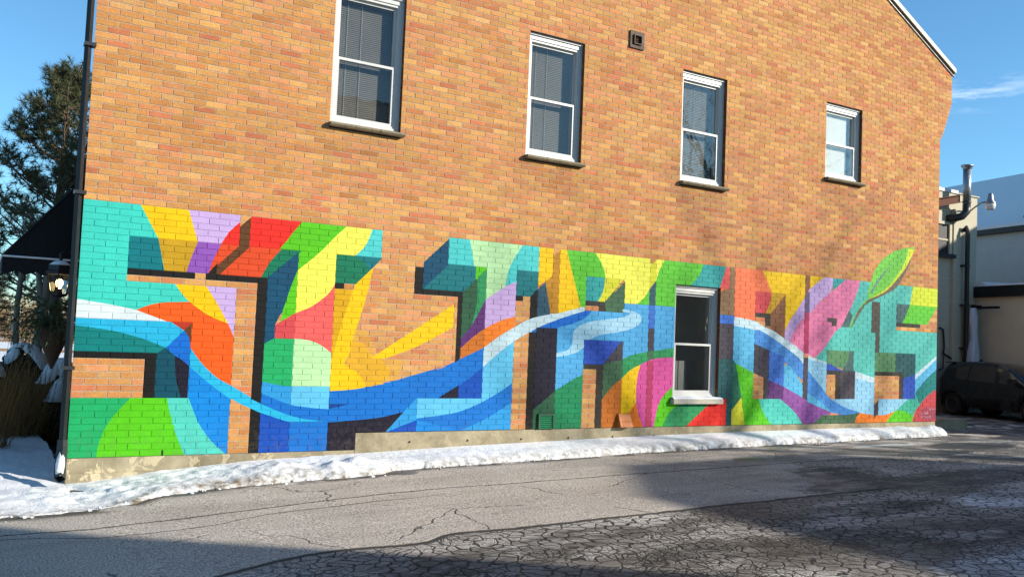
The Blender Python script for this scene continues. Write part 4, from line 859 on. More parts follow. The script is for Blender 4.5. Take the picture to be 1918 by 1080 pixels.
def clip(poly, nx, nz, c):
    """keep nx*x+nz*z <= c"""
    out = []
    for i in range(len(poly)):
        a, b = poly[i], poly[(i+1) % len(poly)]
        da, db = nx*a[0]+nz*a[1]-c, nx*b[0]+nz*b[1]-c
        if da <= 0: out.append(a)
        if (da < 0 < db) or (db < 0 < da):
            t = da/(da-db); out.append((a[0]+(b[0]-a[0])*t, a[1]+(b[1]-a[1])*t))
    return out

JX, JZ = 0.0052/BL, 0.0050/BH
bricks = []
topz = (zroof(MIDX)-Z0)/BH
for r in range(-3, int(topz)+1):
    xm = 13.55 if r < 0 else xmax(r)
    edges = [0.0]
    x = 1.0 if r % 2 else 0.5
    while x < xm-0.3:
        edges.append(x+rb.uniform(-0.018, 0.018)); x += 1.0
    edges.append(xm)
    for i in range(len(edges)-1):
        spans = [(edges[i] + (JX if i else 0), edges[i+1] - (JX if i < len(edges)-2 else 0))]
        for a, b, c, d in OPEN:
            if r+0.5 < c or r+0.5 > d: continue
            ns = []
            for s, e in spans:
                if e <= a or s >= b: ns.append((s, e)); continue
                if s < a: ns.append((s, a))
                if e > b: ns.append((b, e))
            spans = ns
        for s, e in spans:
            if e-s < 0.06: continue
            poly = [(s, r+JZ), (e, r+JZ), (e, r+1-JZ), (s, r+1-JZ)]
            if r >= 92:
                # under the rake: z <= zroof(x)
                k = PITCH_*BL/BH
                zc = (EAVE_Z-Z0)/BH
                poly = clip(poly, k, 1.0, zc + k*EAVE_X/BL - 0.2)
                if len(poly) >= 3: poly = clip(poly, -k, 1.0, zc + k*(EAVE_X-2*MIDX)/BL - 0.2)
                if len(poly) < 3: continue
            bricks.append((r, s, e, poly))

def brick_faces(am, r, s, e, poly):
    y = -rb.uniform(0.0, 0.0014)
    tone = brick_tone((s+e)/2, r)
    segs = [q for q in SEGROW.get(r, ()) if max(q[0][0], q[1][0]) > s-0.01 and min(q[0][0], q[1][0]) < e+0.01]
    P = lambda q, yy: (q[0]*BL, yy, Z0+q[1]*BH)
    pj = rb.uniform(0.95, 1.04)
    def jit(c): return (c[0]*pj, c[1]*pj, c[2]*pj, c[3])
    if not segs:
        cx = sum(q[0] for q in poly)/len(poly); cz = sum(q[1] for q in poly)/len(poly)
        c = jit(paint_at(cx, cz)) if -3.1 < r < 46 else NOPAINT
        am.add([P(q, y) for q in poly], tone, c)
        for i in range(len(poly)):
            a, b = poly[i], poly[(i+1) % len(poly)]
            am.add([P(a, y), P(a, DEPTH+0.002), P(b, DEPTH+0.002), P(b, y)], tone, c)
        return
    vv = [Vector(q) for q in poly]; ee = [(i, (i+1) % len(poly)) for i in range(len(poly))]
    for a, b in segs:
        n = len(vv); vv += [Vector(a), Vector(b)]; ee.append((n, n+1))
    ov, oe, of, *_ = delaunay_2d_cdt(vv, ee, [], 0, 1e-5)
    z0, z1 = poly[0][1], poly[2][1]
    for f in of:
        p = [ov[i] for i in f]
        cx = (p[0].x+p[1].x+p[2].x)/3; cz = (p[0].y+p[1].y+p[2].y)/3
        if not (s < cx < e and z0 < cz < z1): continue
        if (p[1]-p[0]).cross(p[2]-p[0]) < 0: p.reverse()
        c = jit(paint_at(cx, cz))
        am.add([P(q, y) for q in p], tone, c)
        for i in range(3):
            a, b = p[i], p[(i+1) % 3]
            on = (abs(a.x-s) < 1e-4 and abs(b.x-s) < 1e-4) or (abs(a.x-e) < 1e-4 and abs(b.x-e) < 1e-4) or \
                 (abs(a.y-z0) < 1e-4 and abs(b.y-z0) < 1e-4) or (abs(a.y-z1) < 1e-4 and abs(b.y-z1) < 1e-4)
            if on: am.add([P(a, y), P(a, DEPTH+0.002), P(b, DEPTH+0.002), P(b, y)], tone, c)

rank = []
for k, (r, s, e, poly) in enumerate(bricks):
    q = [project(a*BL, 0, Z0+b*BH) for a, b in poly]
    cx = sum(p[0] for p in q)/len(q); cy = sum(p[1] for p in q)/len(q)
    area = abs(sum(q[i][0]*q[(i+1) % len(q)][1]-q[(i+1) % len(q)][0]*q[i][1] for i in range(len(q))))/2
    if 0 < cx < 1918 and 6 < cy < 1074: rank.append((-area, k))
rank.sort()
single = {k for _, k in rank[:300]}
mass = AttrMesh()
for k, (r, s, e, poly) in enumerate(bricks):
    if k in single:
        am = AttrMesh(); brick_faces(am, r, s, e, poly); am.build('brick', wall_o)
    else:
        brick_faces(mass, r, s, e, poly)
bm_o = mass.build('brickwork', wall_o)
bm_o['kind'] = 'stuff'

# other walls, roof and fascia
FD = Vector((0.15, 0.9887, 0))       # direction of the street front behind the corner
fa = FD*9.1
mb = MB()
zl = zroof(0)-0.3
mb.quad((0.0, 0.0, -0.2), tuple(fa + Vector((0, 0, -0.2))), (fa.x, fa.y, zl), (0.0, 0.0, zl))
mb.quad((fa.x, fa.y, -0.2), (WX*BL, fa.y, -0.2), (WX*BL, fa.y, zl), (fa.x, fa.y, zl))
mb.quad((WX*BL, fa.y, -0.2), (WX*BL, 0.0, -0.2), (WX*BL, 0.0, EAVE_Z-0.1), (WX*BL, fa.y, EAVE_Z-0.1))
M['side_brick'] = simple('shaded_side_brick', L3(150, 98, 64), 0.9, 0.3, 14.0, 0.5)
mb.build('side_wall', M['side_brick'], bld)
mb = MB()
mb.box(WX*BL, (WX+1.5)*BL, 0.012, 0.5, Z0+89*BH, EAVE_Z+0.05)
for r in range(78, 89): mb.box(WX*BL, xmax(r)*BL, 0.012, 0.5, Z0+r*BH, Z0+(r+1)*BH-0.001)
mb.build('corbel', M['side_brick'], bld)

roof = sub('roof', bld)
def rake(xa, xb, y0, y1, lift, th, name, mat):
    mb = MB()
    pts = [(xa, y0, zroof(xa)+lift), (xb, y0, zroof(xb)+lift), (xb, y0, zroof(xb)+lift-th), (xa, y0, zroof(xa)+lift-th)]
    mb.prism(pts, (0, y1-y0, 0))
    return mb.build(name, mat, roof)
rake(MIDX, EAVE_X+0.02, -0.055, -0.012, 0.06, 0.085, 'rake_board', M['cream'])
rake(0.0, MIDX, -0.055, -0.012, 0.06, 0.085, 'rake_board', M['cream'])
rake(MIDX, EAVE_X+0.02, -0.02, 0.0, -0.035, 0.05, 'rake_shadow_strip', M['black'])  # black strips on both slopes draw the shadow line beneath the rake boards
rake(0.0, MIDX, -0.02, 0.0, -0.035, 0.05, 'rake_shadow_strip', M['black'])
rake(MIDX, EAVE_X-0.01, -0.008, 9.2, 0.07, 0.054, 'roof_slope', M['shingle'])
mb = MB()
q_ = [(0.0, -0.008, zroof(0)), (MIDX, -0.008, zroof(MIDX)), (MIDX, 9.2, zroof(MIDX)), (1.42, 9.2, zroof(1.42))]
mb.prism([(a_, b_, c_+0.012) for a_, b_, c_ in q_], (0, 0, 0.054))
mb.build('roof_slope', M['shingle'], roof)

# foundation
fnd = sub('foundation', bld)
zt = Z0-3*BH-0.004
mb = MB()
mb.box(-0.004, 13.55*BL-0.003, 0.006, 0.3, -0.3, zt)
mb.build('foundation_wall', M['concrete'], fnd)
mb = MB()
mb.box(13.55*BL+0.003, 33.0*BL, 0.006, 0.3, -0.3, Z0-0.006)
mb.build('foundation_wall', M['concrete'], fnd)
mb = MB()
mb.box(33.0*BL+0.004, WX*BL+0.01, 0.008, 0.3, -0.3, Z0-0.006)
mb.build('foundation_wall', M['concrete'], fnd)
mb = MB(); mb.box(0.0, 2.02, -0.012, 0.2, -0.3, 0.115)
mb.build('footing', M['concrete'], fnd)
for fx in (3.75, 4.55, 5.35, 6.1, 6.85, 7.6, 8.35, 10.1, 11.6):
    mb = MB(); mb.lathe((fx, 0.0075, 0.345), [(0.014, 0.0), (0.010, 0.012)], 10, Vector((0, -1, 0)))
    mb.build('tie_hole', M['black'], fnd)
mb = MB(); mb.box(4.0*BL, 4.06*BL, -0.004, 0.01, Z0-2.95*BH, Z0-2.15*BH)
mb.build('weep_slot', M['black'], bld)

# windows
def window(k, lower=False):
    X0, X1, za, zb = OPEN[k]
    a, b, c, d = X0*BL, X1*BL, Z0+za*BH, Z0+zb*BH
    w = sub('window', bld)
    sh = BH*0.9 if not lower else BH
    c += sh
    SB = sh
    yo = 0.062
    mb = MB()                                                       # brick-mould frame, stepped
    f1, f2 = 0.052, 0.078
    mb.box(a, a+f1, yo, 0.22, c, d); mb.box(b-f1, b, yo, 0.22, c, d)
    mb.box(a+f1, b-f1, yo, 0.22, d-0.085, d); mb.box(a+f1, b-f1, yo, 0.22, c, c+0.06)
    mb.box(a+f1, a+f2, yo+0.014, 0.22, c+0.06, d-0.085); mb.box(b-f2, b-f1, yo+0.014, 0.22, c+0.06, d-0.085)
    mb.box(a+f2, b-f2, yo+0.014, 0.22, d-0.115, d-0.085); mb.box(a+f2, b-f2, yo+0.014, 0.22, c+0.06, c+0.085)
    mb.box(a+0.004, b-0.004, yo-0.02, yo, d-0.030, d-0.004)
    mb.build('frame', M['vinyl'], w)
    ia, ib, ic, idd = a+0.078, b-0.078, c+0.085, d-0.115
    mid = ic+(idd-ic)*0.485
    for nm, z0_, z1_, yy in (('lower_sash', ic, mid+0.018, yo+0.024), ('upper_sash', mid-0.018, idd, yo+0.054)):
        mb = MB(); t_ = 0.032
        mb.box(ia, ia+t_, yy, yy+0.028, z0_, z1_); mb.box(ib-t_, ib, yy, yy+0.028, z0_, z1_)
        mb.box(ia+t_, ib-t_, yy, yy+0.028, z0_, z0_+t_); mb.box(ia+t_, ib-t_, yy, yy+0.028, z1_-t_, z1_)
        mb.build(nm, M['vinyl'], w)
        mb = MB(); mb.box(ia+t_, ib-t_, yy+0.010, yy+0.016, z0_+t_, z1_-t_)
        mb.build('pane', M['clear_glass'] if k == 3 else M['glass'], w)
    if lower:
        mb = MB()
        mb.prism([(a-0.035, -0.075, c-BH-0.004), (a-0.035, -0.075, c-0.004), (a-0.035, 0.0, c+0.004), (a-0.035, 0.0, c-BH-0.004)], (b-a+0.08, 0, 0))
        mb.box(a, b, 0.0, 0.2, c-BH, c)
        mb.build('sill', M['conc_sill'], w)
        mb = MB()                                                    # snow lying on the sill
        for i in range(24):
            xa, xb = a-0.03+(b-a+0.07)*i/24, a-0.03+(b-a+0.07)*(i+1)/24
            h0, h1 = (0.022+0.012*mnoise.noise((xa*5, 0, 0)) for xa in (xa, xb))
            mb.quad((xa, -0.07, c), (xb, -0.07, c), (xb, -0.05, c+h1*0.8), (xa, -0.05, c+h0*0.8))
            mb.quad((xa, -0.05, c+h0*0.8), (xb, -0.05, c+h1*0.8), (xb, 0.084, c+h1*1.6), (xa, 0.084, c+h0*1.6))
        mb.build('sill_snow', M['snow'], w, True)
    else:
        mb = MB()
        x, n = a-0.012, 9
        for i in range(n):                                           # rock-faced front of uneven depth
            xa = a-0.012+(b-a+0.04)*i/n; xb = a-0.012+(b-a+0.04)*(i+1)/n
            p0, p1 = -0.075-0.010*rb.random(), -0.075-0.010*rb.random()
            zc = c-SB*0.45
            mb.quad((xa, p0+0.012, c-SB+0.012), (xb, p1+0.012, c-SB+0.012), (xb, p1-0.006, zc), (xa, p0-0.006, zc))
            mb.quad((xa, p0-0.006, zc), (xb, p1-0.006, zc), (xb, p1+0.010, c), (xa, p0+0.010, c))
            mb.quad((xa, p0+0.010, c), (xb, p1+0.010, c), (xb, 0.2, c+0.004), (xa, 0.2, c+0.004))
            mb.quad((xa, 0.0, c-SB+0.012), (xb, 0.0, c-SB+0.012), (xb, p1+0.012, c-SB+0.012), (xa, p0+0.012, c-SB+0.012))
        for xx, s_ in ((a-0.012, 1), (b+0.028, -1)):
            q = [(xx, -0.07, c-SB+0.012), (xx, -0.07, c), (xx, 0.1, c), (xx, 0.1, c-SB+0.012)]
            mb.poly(q if s_ > 0 else q[::-1])
        mb.build('sill', M['stone_sill'], w)
    # room behind
    mb = MB()
    ra, rb_, rc, rd, ry = a-0.3, b+0.3, c-0.3, d+0.25, (0.8 if lower else 1.4)
    mb.quad((ra, ry, rc), (rb_, ry, rc), (rb_, ry, rd), (ra, ry, rd)); mb.quad((ra, 0.23, rc), (ra, ry, rc), (ra, ry, rd), (ra, 0.23, rd))
    mb.quad((rb_, ry, rc), (rb_, 0.23, rc), (rb_, 0.23, rd), (rb_, ry, rd)); mb.quad((ra, 0.23, rd), (rb_, 0.23, rd), (rb_, ry, rd), (ra, ry, rd))
    mb.quad((ra, ry, rc), (ra, 0.23, rc), (rb_, 0.23, rc), (rb_, ry, rc))
    mb.build('room', M['room_light'] if lower else M['room'], w)
    if not lower:
        mb = MB(); z = ic+0.01; xa, xb = ia+0.012, ib-0.012
        if k == 3: xb = ib-0.10
        while z < idd-0.03:
            mb.quad((xa, 0.206, z), (xb, 0.206, z), (xb, 0.214, z+0.022), (xa, 0.214, z+0.022)); z += 0.024
        mb.box(xa, xb, 0.203, 0.225, idd-0.03, idd)
        mb.build('blind', M['blind_white'] if k == 3 else M['blind'], w)
        if k == 3:
            mb = MB(); mb.quad((xa, 0.182, ic), (xb, 0.182, ic), (xb, 0.182, idd), (xa, 0.182, idd)); mb.build('roller_shade', M['blind_white'], w)
        mb = MB()
        for q in (0.28, 0.64):
            xx = xa+(xb-xa)*q*0.7
            mb.tube([(xx, 0.199, ic), (xx, 0.199, idd)], 0.003, 5)
        mb.build('ladder_cord', M['white_trim'], w)
    else:
        for x0 in (ia+0.16, ia+0.33):
            mb = MB(); mb.box(x0, x0+0.15, 0.34, 0.40, ic-0.02, ic+0.46); o = mb.build('binder', M['paper'], w)
        mb = MB(); mb.box(ra, rb_, 0.3, 0.8, rc, ic-0.02); mb.build('shelf', M['room'], w)
    return w
for k in range(5): window(k, k == 4)

# vents
v = sub('vent', bld)
a, b, c, d = 30.66*BL, 31.80*BL, Z0+80.7*BH, Z0+84.4*BH
mb = MB(); t_ = 0.07
mb.box(a, a+t_, -0.025, 0.02, c, d); mb.box(b-t_, b, -0.025, 0.02, c, d); mb.box(a+t_, b-t_, -0.025, 0.02, c, c+t_); mb.box(a+t_, b-t_, -0.025, 0.02, d-t_, d)
mb.build('vent_plate', M['brown_metal'], v)
mb = MB(); a2, b2, c2_, d2 = a+t_, b-t_, c+t_, d-t_; t2 = 0.014
mb.box(a2-t2, a2, -0.05, -0.0255, c2_-t2, d2+t2); mb.box(b2, b2+t2, -0.05, -0.0255, c2_-t2, d2+t2); mb.box(a2, b2, -0.05, -0.0255, c2_-t2, c2_); mb.box(a2, b2, -0.05, -0.0255, d2, d2+t2)
mb.build('vent_rim', M['brown_metal'], v)
for i in range(4):
    z = c2_+(d2-c2_)*(i+0.15)/4
    mb = MB(); mb.prism([(a2, -0.022, z), (a2, 0.002, z+0.026), (a2, 0.006, z+0.022), (a2, -0.018, z-0.004)], (b2-a2, 0, 0))
    mb.build('louvre', M['brown_metal'], v)

def paint_mat(name, c): return simple(name, tuple(s2l(v)*KP for v in PAL[c]), 0.6, 0.06, 9.0, 0.2)
v = sub('vent', bld)
M['pv'] = paint_mat('painted_green_louvre', 'green3'); M['pd'] = paint_mat('painted_forest_frame', 'forest')
a, b, c, d = 24.85*BL, 25.95*BL, Z0+0.05*BH, Z0+3.0*BH
mb = MB(); t_ = 0.022
mb.box(a, a+t_, -0.03, 0.005, c, d); mb.box(b-t_, b, -0.03, 0.005, c, d); mb.box(a+t_, b-t_, -0.03, 0.005, d-t_, d)
mb.build('vent_frame', M['pd'], v)
for i in range(7):
    z = c+(d-t_-c)*i/7.0
    mb = MB(); mb.prism([(a+t_, -0.026, z+0.004), (a+t_, -0.006, z+0.024), (a+t_, -0.004, z+0.021), (a+t_, -0.022, z+0.001)], (b-a-2*t_, 0, 0))
    mb.build('louvre', M['pv'], v)
v = sub('vent', bld)
M['po'] = paint_mat('painted_orange_hood', 'dorange')
a, b, c, d = 30.74*BL, 31.66*BL, Z0+0.05*BH, Z0+2.9*BH
mb = MB()
mb.prism([(a, 0.0, d), (a, -0.03, d-0.005), (a, -0.095, c+0.01), (a, 0.0, c)], (b-a, 0, 0))
mb.build('vent_hood', M['po'], v)
for i in range(5):
    z = c+0.02+i*0.018; yy = -0.097+0.065*(z-c)/(d-c)
    mb = MB(); mb.box(a+0.04, b-0.02, yy-0.006, yy, z, z+0.006); mb.build('louvre', M['po'], v)

# downspout at the corner
ds = sub('downspout', bld)
px_, py_ = -0.048, -0.035
mb = MB()
mb.tube([(px_-0.012, py_, 7.2), (px_-0.012, py_, 3.6), (px_, py_, 1.1), (px_, py_, 0.42)], 0.034, 4)
mb.build('downspout_pipe', M['black'], ds)
mb = MB()
mb.tube([(px_, py_, 0.46), (px_, py_-0.01, 0.36), (px_-0.015, py_-0.09, 0.22), (px_-0.03, py_-0.25, 0.115)], [0.048, 0.05, 0.052, 0.054], 4, cap=False)
mb.build('downspout_elbow', M['dark_metal'], ds)
for z in (1.15, 2.9, 4.4):
    mb = MB(); mb.box(px_-0.05, px_+0.06, py_-0.05, py_+0.05, z, z+0.035); mb.build('bracket', M['dark_metal'], ds)
mb = MB(); mb.tube([(px_-0.008, py_-0.035, 0.33), (px_-0.02, py_-0.12, 0.235), (px_-0.035, py_-0.235, 0.165)], [0.03, 0.042, 0.034], 6)
mb.build('snow_cap', M['snow'], ds, True)
# ------------------------------------------------------------------ snow
def lerp_table(tab, x):
    if x <= tab[0][0]: return tab[0][1]
    for (a, va), (b, vb) in zip(tab, tab[1:]):
        if x <= b:
            t = (x-a)/(b-a); t = t*t*(3-2*t); return va+(vb-va)*t
    return tab[-1][1]
EDGE = [(-8, -1.62), (-0.6, -1.50), (0.0, -1.40), (0.37, -1.30), (0.75, -0.98), (1.2, -0.90), (1.77, -0.85), (2.6, -0.84), (3.0, -0.80), (3.3, -0.62), (4.2, -0.60), (5.2, -0.60), (7.3, -0.50), (10.1, -0.46), (13.3, -0.40), (14.0, -0.36), (14.25, -0.22), (14.38, -0.02)]
WALLH = [(-8, 0.10), (-0.3, 0.06), (0.05, 0.02), (0.35, 0.035), (0.95, 0.085), (2.0, 0.12), (3.0, 0.125), (4.7, 0.14), (7.75, 0.155), (12.0, 0.15), (13.4, 0.13), (14.6, 0.05)]
def fbm(x, y, s, o=3):
    v = 0; a = 1; t = 0
    for i in range(o):
        v += a*mnoise.noise((x*s, y*s, 3.1*i)); t += a; a *= 0.5; s *= 2.1
    return v/t
def hsnow(x, y):
    """(height above ground, dirt)"""
    e = lerp_table(EDGE, x) + 0.07*fbm(x, 0.0, 1.7) + 0.045*fbm(x, y, 7.0, 2)
    d = y - e
    hw = lerp_table(WALLH, x)
    wdt = -e
    lump = max(0.0, fbm(x, y, 2.2))*0.05 + fbm(x, y, 6.5, 4)*(0.022 if x > 2.6 else 0.05) - (0.05*max(0.0, fbm(x+3, y, 3.6, 2)) if x < 2.6 else 0.0)
    roll = 0.30 if x > 0.3 else 0.55
    t = max(0.0, min(1.0, d/roll)); t = math.sqrt(max(0.0, 1-(1-t)**2)) if x > 0.3 else t*t*(3-2*t)
    near = min(1.0, max(0.0, -y/0.25))              # lumps flatten against the wall
    h = (hw*(1-0.25*near) + lump*(0.2+0.8*near)*min(1.0, wdt))*t
    for px, py, pr, ph in ((2.0, -0.46, 0.30, 0.07), (2.9, -0.42, 0.16, 0.07), (2.55, -0.60, 0.20, 0.04), (13.9, -0.26, 0.30, 0.10), (14.2, -0.35, 0.2, 0.06), (13.1, -0.22, 0.3, 0.05)):
        q = ((x-px)**2+(y-py)**2)/(pr*pr)
        if q < 4: h += ph*math.exp(-q*1.6)*t*(1+0.7*fbm(x, y, 9.0, 3))
    if d < 0: h = -0.06
    dirt = max(0.0, 1-d/0.22) + (0.45*max(0, 1-d/0.7) if x < 2.4 else 0.0)
    return h, min(1.0, dirt)
def snow_sheet(name, xs, ys, f, label):
    mb = MB(); dirt = []
    for yy in ys:
        for xx in xs:
            h, dd = f(xx, yy); mb.v.append((xx, yy, zg(xx, yy)+h)); dirt.append(dd)
    n = len(xs)
    for j in range(len(ys)-1):
        for i in range(n-1):
            q = j*n+i
            if all(mb.v[k][2] < zg(mb.v[k][0], mb.v[k][1])-0.05 for k in (q, q+1, q+n, q+n+1)): continue
            mb.f.append((q, q+1, q+n+1, q+n))
    o = mb.build(name, M['snow'], None, True)
    at = o.data.attributes.new('dirt', 'FLOAT', 'POINT'); at.data.foreach_set('value', dirt)
    tag(o, label, None, kind='stuff')
    return o
snow_sheet('snow', spread(0.0, 14.38, 0.028), spread(-1.62, 0.004, 0.03), hsnow, 'ploughed ridge of white snow lying along the foot of the mural wall')
def hfield(x, y):
    if y < 0.3:
        h, d = hsnow(x, y)
        return (h + (0.03*fbm(x, y, 1.3))*min(1.0, -x/0.6) if h > 0 else h), d
    t = min(1.0, (y-0.3)/1.0)
    return 0.07 + 0.10*t + 0.09*fbm(x, y, 0.7)*t + 0.03*fbm(x, y, 4.0), 0.0
# broken crumbs of snow fallen off the ridge
rcb = random.Random(91); mb = MB()
for k in range(240):
    x = rcb.uniform(-1.5, 14.4); y = lerp_table(EDGE, x) + rcb.gauss(0.02, 0.07); r_ = rcb.uniform(0.005, 0.020)*(1.4 if x < 3.2 else 1.0)
    base = len(mb.v); zc = zg(x, y)+r_*0.3
    for q in ((1, 0, 0), (0, 1, 0), (-1, 0, 0), (0, -1, 0), (0, 0, 1), (0, 0, -1)):
        j = rcb.uniform(0.6, 1.2); mb.v.append((x+q[0]*r_*j+rcb.uniform(-0.3, 0.3)*r_, y+q[1]*r_*j, zc+q[2]*r_*j*0.8))
    mb.f += [(base+a_, base+b_, base+c_) for a_, b_, c_ in ((0, 1, 4), (1, 2, 4), (2, 3, 4), (3, 0, 4), (1, 0, 5), (2, 1, 5), (3, 2, 5), (0, 3, 5))]
o = mb.build('snow_crumbs', M['snow'], None, True); tag(o, 'loose crumbs of snow scattered along the edge of the snow ridge', None, kind='stuff')
snow_sheet('snow', spread(-7.0, 0.0, 0.06), spread(-1.8, 3.2, 0.06), hfield, 'trampled snow around the corner beside the downspout')
snow_sheet('snow', [-300, -120, -60, -30, -18, -12, -9] + spread(-7, 9, 0.5) + [12, 16, 22], spread(3.2, 20, 0.5) + [24, 30, 40, 60, 120, 300],
           lambda x, y: (0.15 + 0.10*fbm(x, y, 0.35) + (0.09*fbm(x, y, 0.7)+0.02 if y < 4 else 0.0) - (0.5 if (x > 1.0+0.15*y and y < 9.3) else 0.0), 0.0), 'open snow field beyond the trees by the street front')

# concrete block and lump of ice by the far end of the wall
blk = MB()
bx, by = 14.62, -0.28
pts = []
blk.box(14.30, 16.22, 0.62, 1.25, -0.1, 0.43)
o = blk.build('concrete_block', M['concrete']); tag(o, 'low concrete block by the far bottom corner of the mural', 'block')

# ------------------------------------------------------------------ neighbouring buildings beyond the far corner
gd = Vector((math.sin(R(12.5)), math.cos(R(12.5)), 0)); gn = Vector((gd.y, -gd.x, 0)); ez = Vector((0, 0, 1))
P0 = Vector((25.96, 6.42, 0))

bb = root('beige_building', (23.0, 7.0, 0), 'beige block building with a flue pipe behind the far corner of the mural', 'building')
mb = MB()
mb.box(17.5, 25.95, 6.4, 15.0, -0.2, 6.60)
mb.build('wall', M['beige'], bb)
mb = MB(); mb.box(17.45, 24.9, 6.36, 15.05, 6.602, 6.70); mb.build('parapet_snow', M['snow'], bb)
mb = MB(); mb.box(24.9, 26.0, 6.36, 15.05, 6.602, 6.64); mb.build('parapet_cap', M['beige'], bb)
for i in range(9):                                                     # block courses
    z = 0.6+i*0.68
    mb = MB(); mb.box(17.5, 25.95, 6.394, 6.399, z, z+0.012); mb.build('mortar_joint', M['garage'], bb)
w = sub('window', bb)
mb = MB(); mb.box(23.5, 24.56, 6.33, 6.396, 5.60, 5.69); mb.box(24.44, 24.56, 6.33, 6.396, 4.72, 5.60); mb.box(23.5, 24.44, 6.36, 6.396, 5.12, 5.17); mb.build('frame', M['beige'], w)
mb = MB(); mb.box(23.5, 24.44, 6.385, 6.397, 4.72, 5.12); mb.build('pane', M['black'], w)
mb = MB(); mb.box(23.5, 24.44, 6.385, 6.397, 5.17, 5.60); mb.build('pane', M['black'], w)
mb = MB(); mb.box(23.4, 24.66, 6.25, 6.396, 4.60, 4.715); mb.build('sill', M['dark_metal'], w)
mb = MB(); mb.box(24.60, 24.72, 6.30, 6.397, 0.1, 6.1); mb.build('downpipe', M['beige'], bb)
mb = MB(); mb.tube([(25.22, 6.39, 5.50), (25.20, 6.28, 5.60), (25.18, 6.22, 5.45), (25.19, 6.24, 1.2), (25.19, 6.24, 0.2)], 0.066, 8); mb.build('downpipe', M['black'], bb)
for z in (1.9, 3.2, 4.4):
    mb = MB(); mb.box(25.08, 25.30, 6.20, 6.39, z, z+0.05); mb.build('pipe_bracket', M['dark_metal'], bb)
mb = MB()
mb.tube([(24.05, 6.36, 2.5), (24.2, 6.34, 2.45), (24.25, 6.33, 1.9), (24.2, 6.33, 1.75), (24.6, 6.33, 1.6)], 0.03, 6)
mb.tube([(24.05, 6.36, 1.25), (24.22, 6.34, 1.3), (24.25, 6.33, 1.9)], 0.02, 6)
mb.build('cable', M['black'], bb)
fl = root('flue_pipe', (24.75, 6.1, 5.9), 'galvanised flue pipe with a flared cap rising beside the beige building', 'pipe')
mb = MB(); mb.tube([(24.40, 6.39, 5.80), (24.48, 6.2, 5.80), (24.62, 6.06, 5.86), (24.73, 6.0, 6.0), (24.75, 6.0, 6.22)], 0.115, 14); mb.build('elbow', M['dark_metal'], fl, True)
mb = MB(); mb.tube([(24.75, 6.0, 6.22), (24.75, 6.0, 7.30)], 0.115, 16); mb.build('shaft', M['galv'], fl, True)
mb = MB(); mb.lathe((24.75, 6.0, 6.28), [(0.127, 0), (0.127, 0.03)], 16); mb.build('band', M['dark_metal'], fl)
mb = MB(); mb.lathe((24.75, 6.0, 7.28), [(0.118, 0), (0.135, 0.04), (0.14, 0.07), (0.17, 0.08), (0.175, 0.13), (0.08, 0.14)], 18); mb.build('cap', M['galv'], fl, True)
be = root('steel_beam', (24.6, 6.2, 6.3), 'short rusty steel beam jutting out near the flue pipe', 'beam')
o0, o1 = Vector((23.28, 6.25, 5.98)), Vector((24.55, 6.1, 6.26))
ex = (o1-o0).normalized(); ey = ez.cross(ex); ln = (o1-o0).length
for nm, w0, zz, hh in (('flange', 0.18, 0.0, 0.025), ('web', 0.03, 0.025, 0.20), ('flange', 0.18, 0.225, 0.025)):
    mb = MB(); mb.obox(o0-ey*(w0/2)+ez*zz, ex, ey, ez, ln, w0, hh); mb.build(nm, M['rust'], be)

la = root('security_lamp', (25.75, 6.38, 6.2), 'grey yard lamp on a curved arm beside the flue pipe', 'lamp')
hp = Vector((25.31, 5.6, 6.22))
mb = MB(); mb.tube([(25.50, 6.395, 6.10), (25.48, 6.25, 6.20), (25.40, 5.95, 6.34), tuple(hp+Vector((0.02, 0.12, 0.12)))], 0.026, 8); mb.build('arm', M['galv'], la, True)
mb = MB(); mb.lathe(hp, [(0.05, 0.36), (0.07, 0.33), (0.085, 0.22), (0.10, 0.14), (0.15, 0.08), (0.155, 0.04)][::-1], 16); mb.build('housing', M['galv'], la, True)
M['diffuser'] = simple('milky_diffuser', (0.72, 0.70, 0.66), 0.3, 0.05)
mb = MB(); mb.lathe(hp+Vector((0, 0, -0.13)), [(0.10, 0.0), (0.13, 0.03), (0.15, 0.12), (0.15, 0.17)], 16); mb.build('diffuser', M['diffuser'], la, True)

gb = root('garage', (27.5, 3.0, 0), 'low taupe garage wall with a black roof edge behind the parked car', 'building')
def gp(s, n_, z): return P0 - gd*s + gn*n_ + ez*z
mb = MB(); mb.obox(gp(0, 0, -0.2), -gd, gn, ez, 12.0, 2.9, 3.70); mb.build('wall', M['garage'], gb)
mb = MB(); mb.obox(gp(-0.1, -0.14, 3.50), -gd, gn, ez, 12.3, 3.0, 0.33); mb.build('fascia', M['black'], gb)
mb = MB()
for i in range(60):
    s0, s1 = -0.1+i*0.2, 0.1+i*0.2
    h0, h1 = 0.05+0.035*mnoise.noise((s0*2, 0, 5))+(0.08 if s0 < 0.5 else 0), 0.05+0.035*mnoise.noise((s1*2, 0, 5))+(0.08 if s1 < 0.5 else 0)
    mb.quad(gp(s0, -0.13, 3.832), gp(s1, -0.13, 3.832), gp(s1, -0.10, 3.832+h1), gp(s0, -0.10, 3.832+h0))
    mb.quad(gp(s0, -0.10, 3.832+h0), gp(s1, -0.10, 3.832+h1), gp(s1, 2.8, 3.9+h1), gp(s0, 2.8, 3.9+h0))
mb.build('roof_snow', M['snow'], gb, True)
mb = MB(); mb.obox(gp(0.15, -0.34, 3.16), -gd, gn, ez, 0.10, 0.34, 0.10); mb.obox(gp(0.15, -0.36, 3.13), -gd, gn, ez, 1.0, 0.10, 0.07); mb.build('bracket', M['black'], gb)

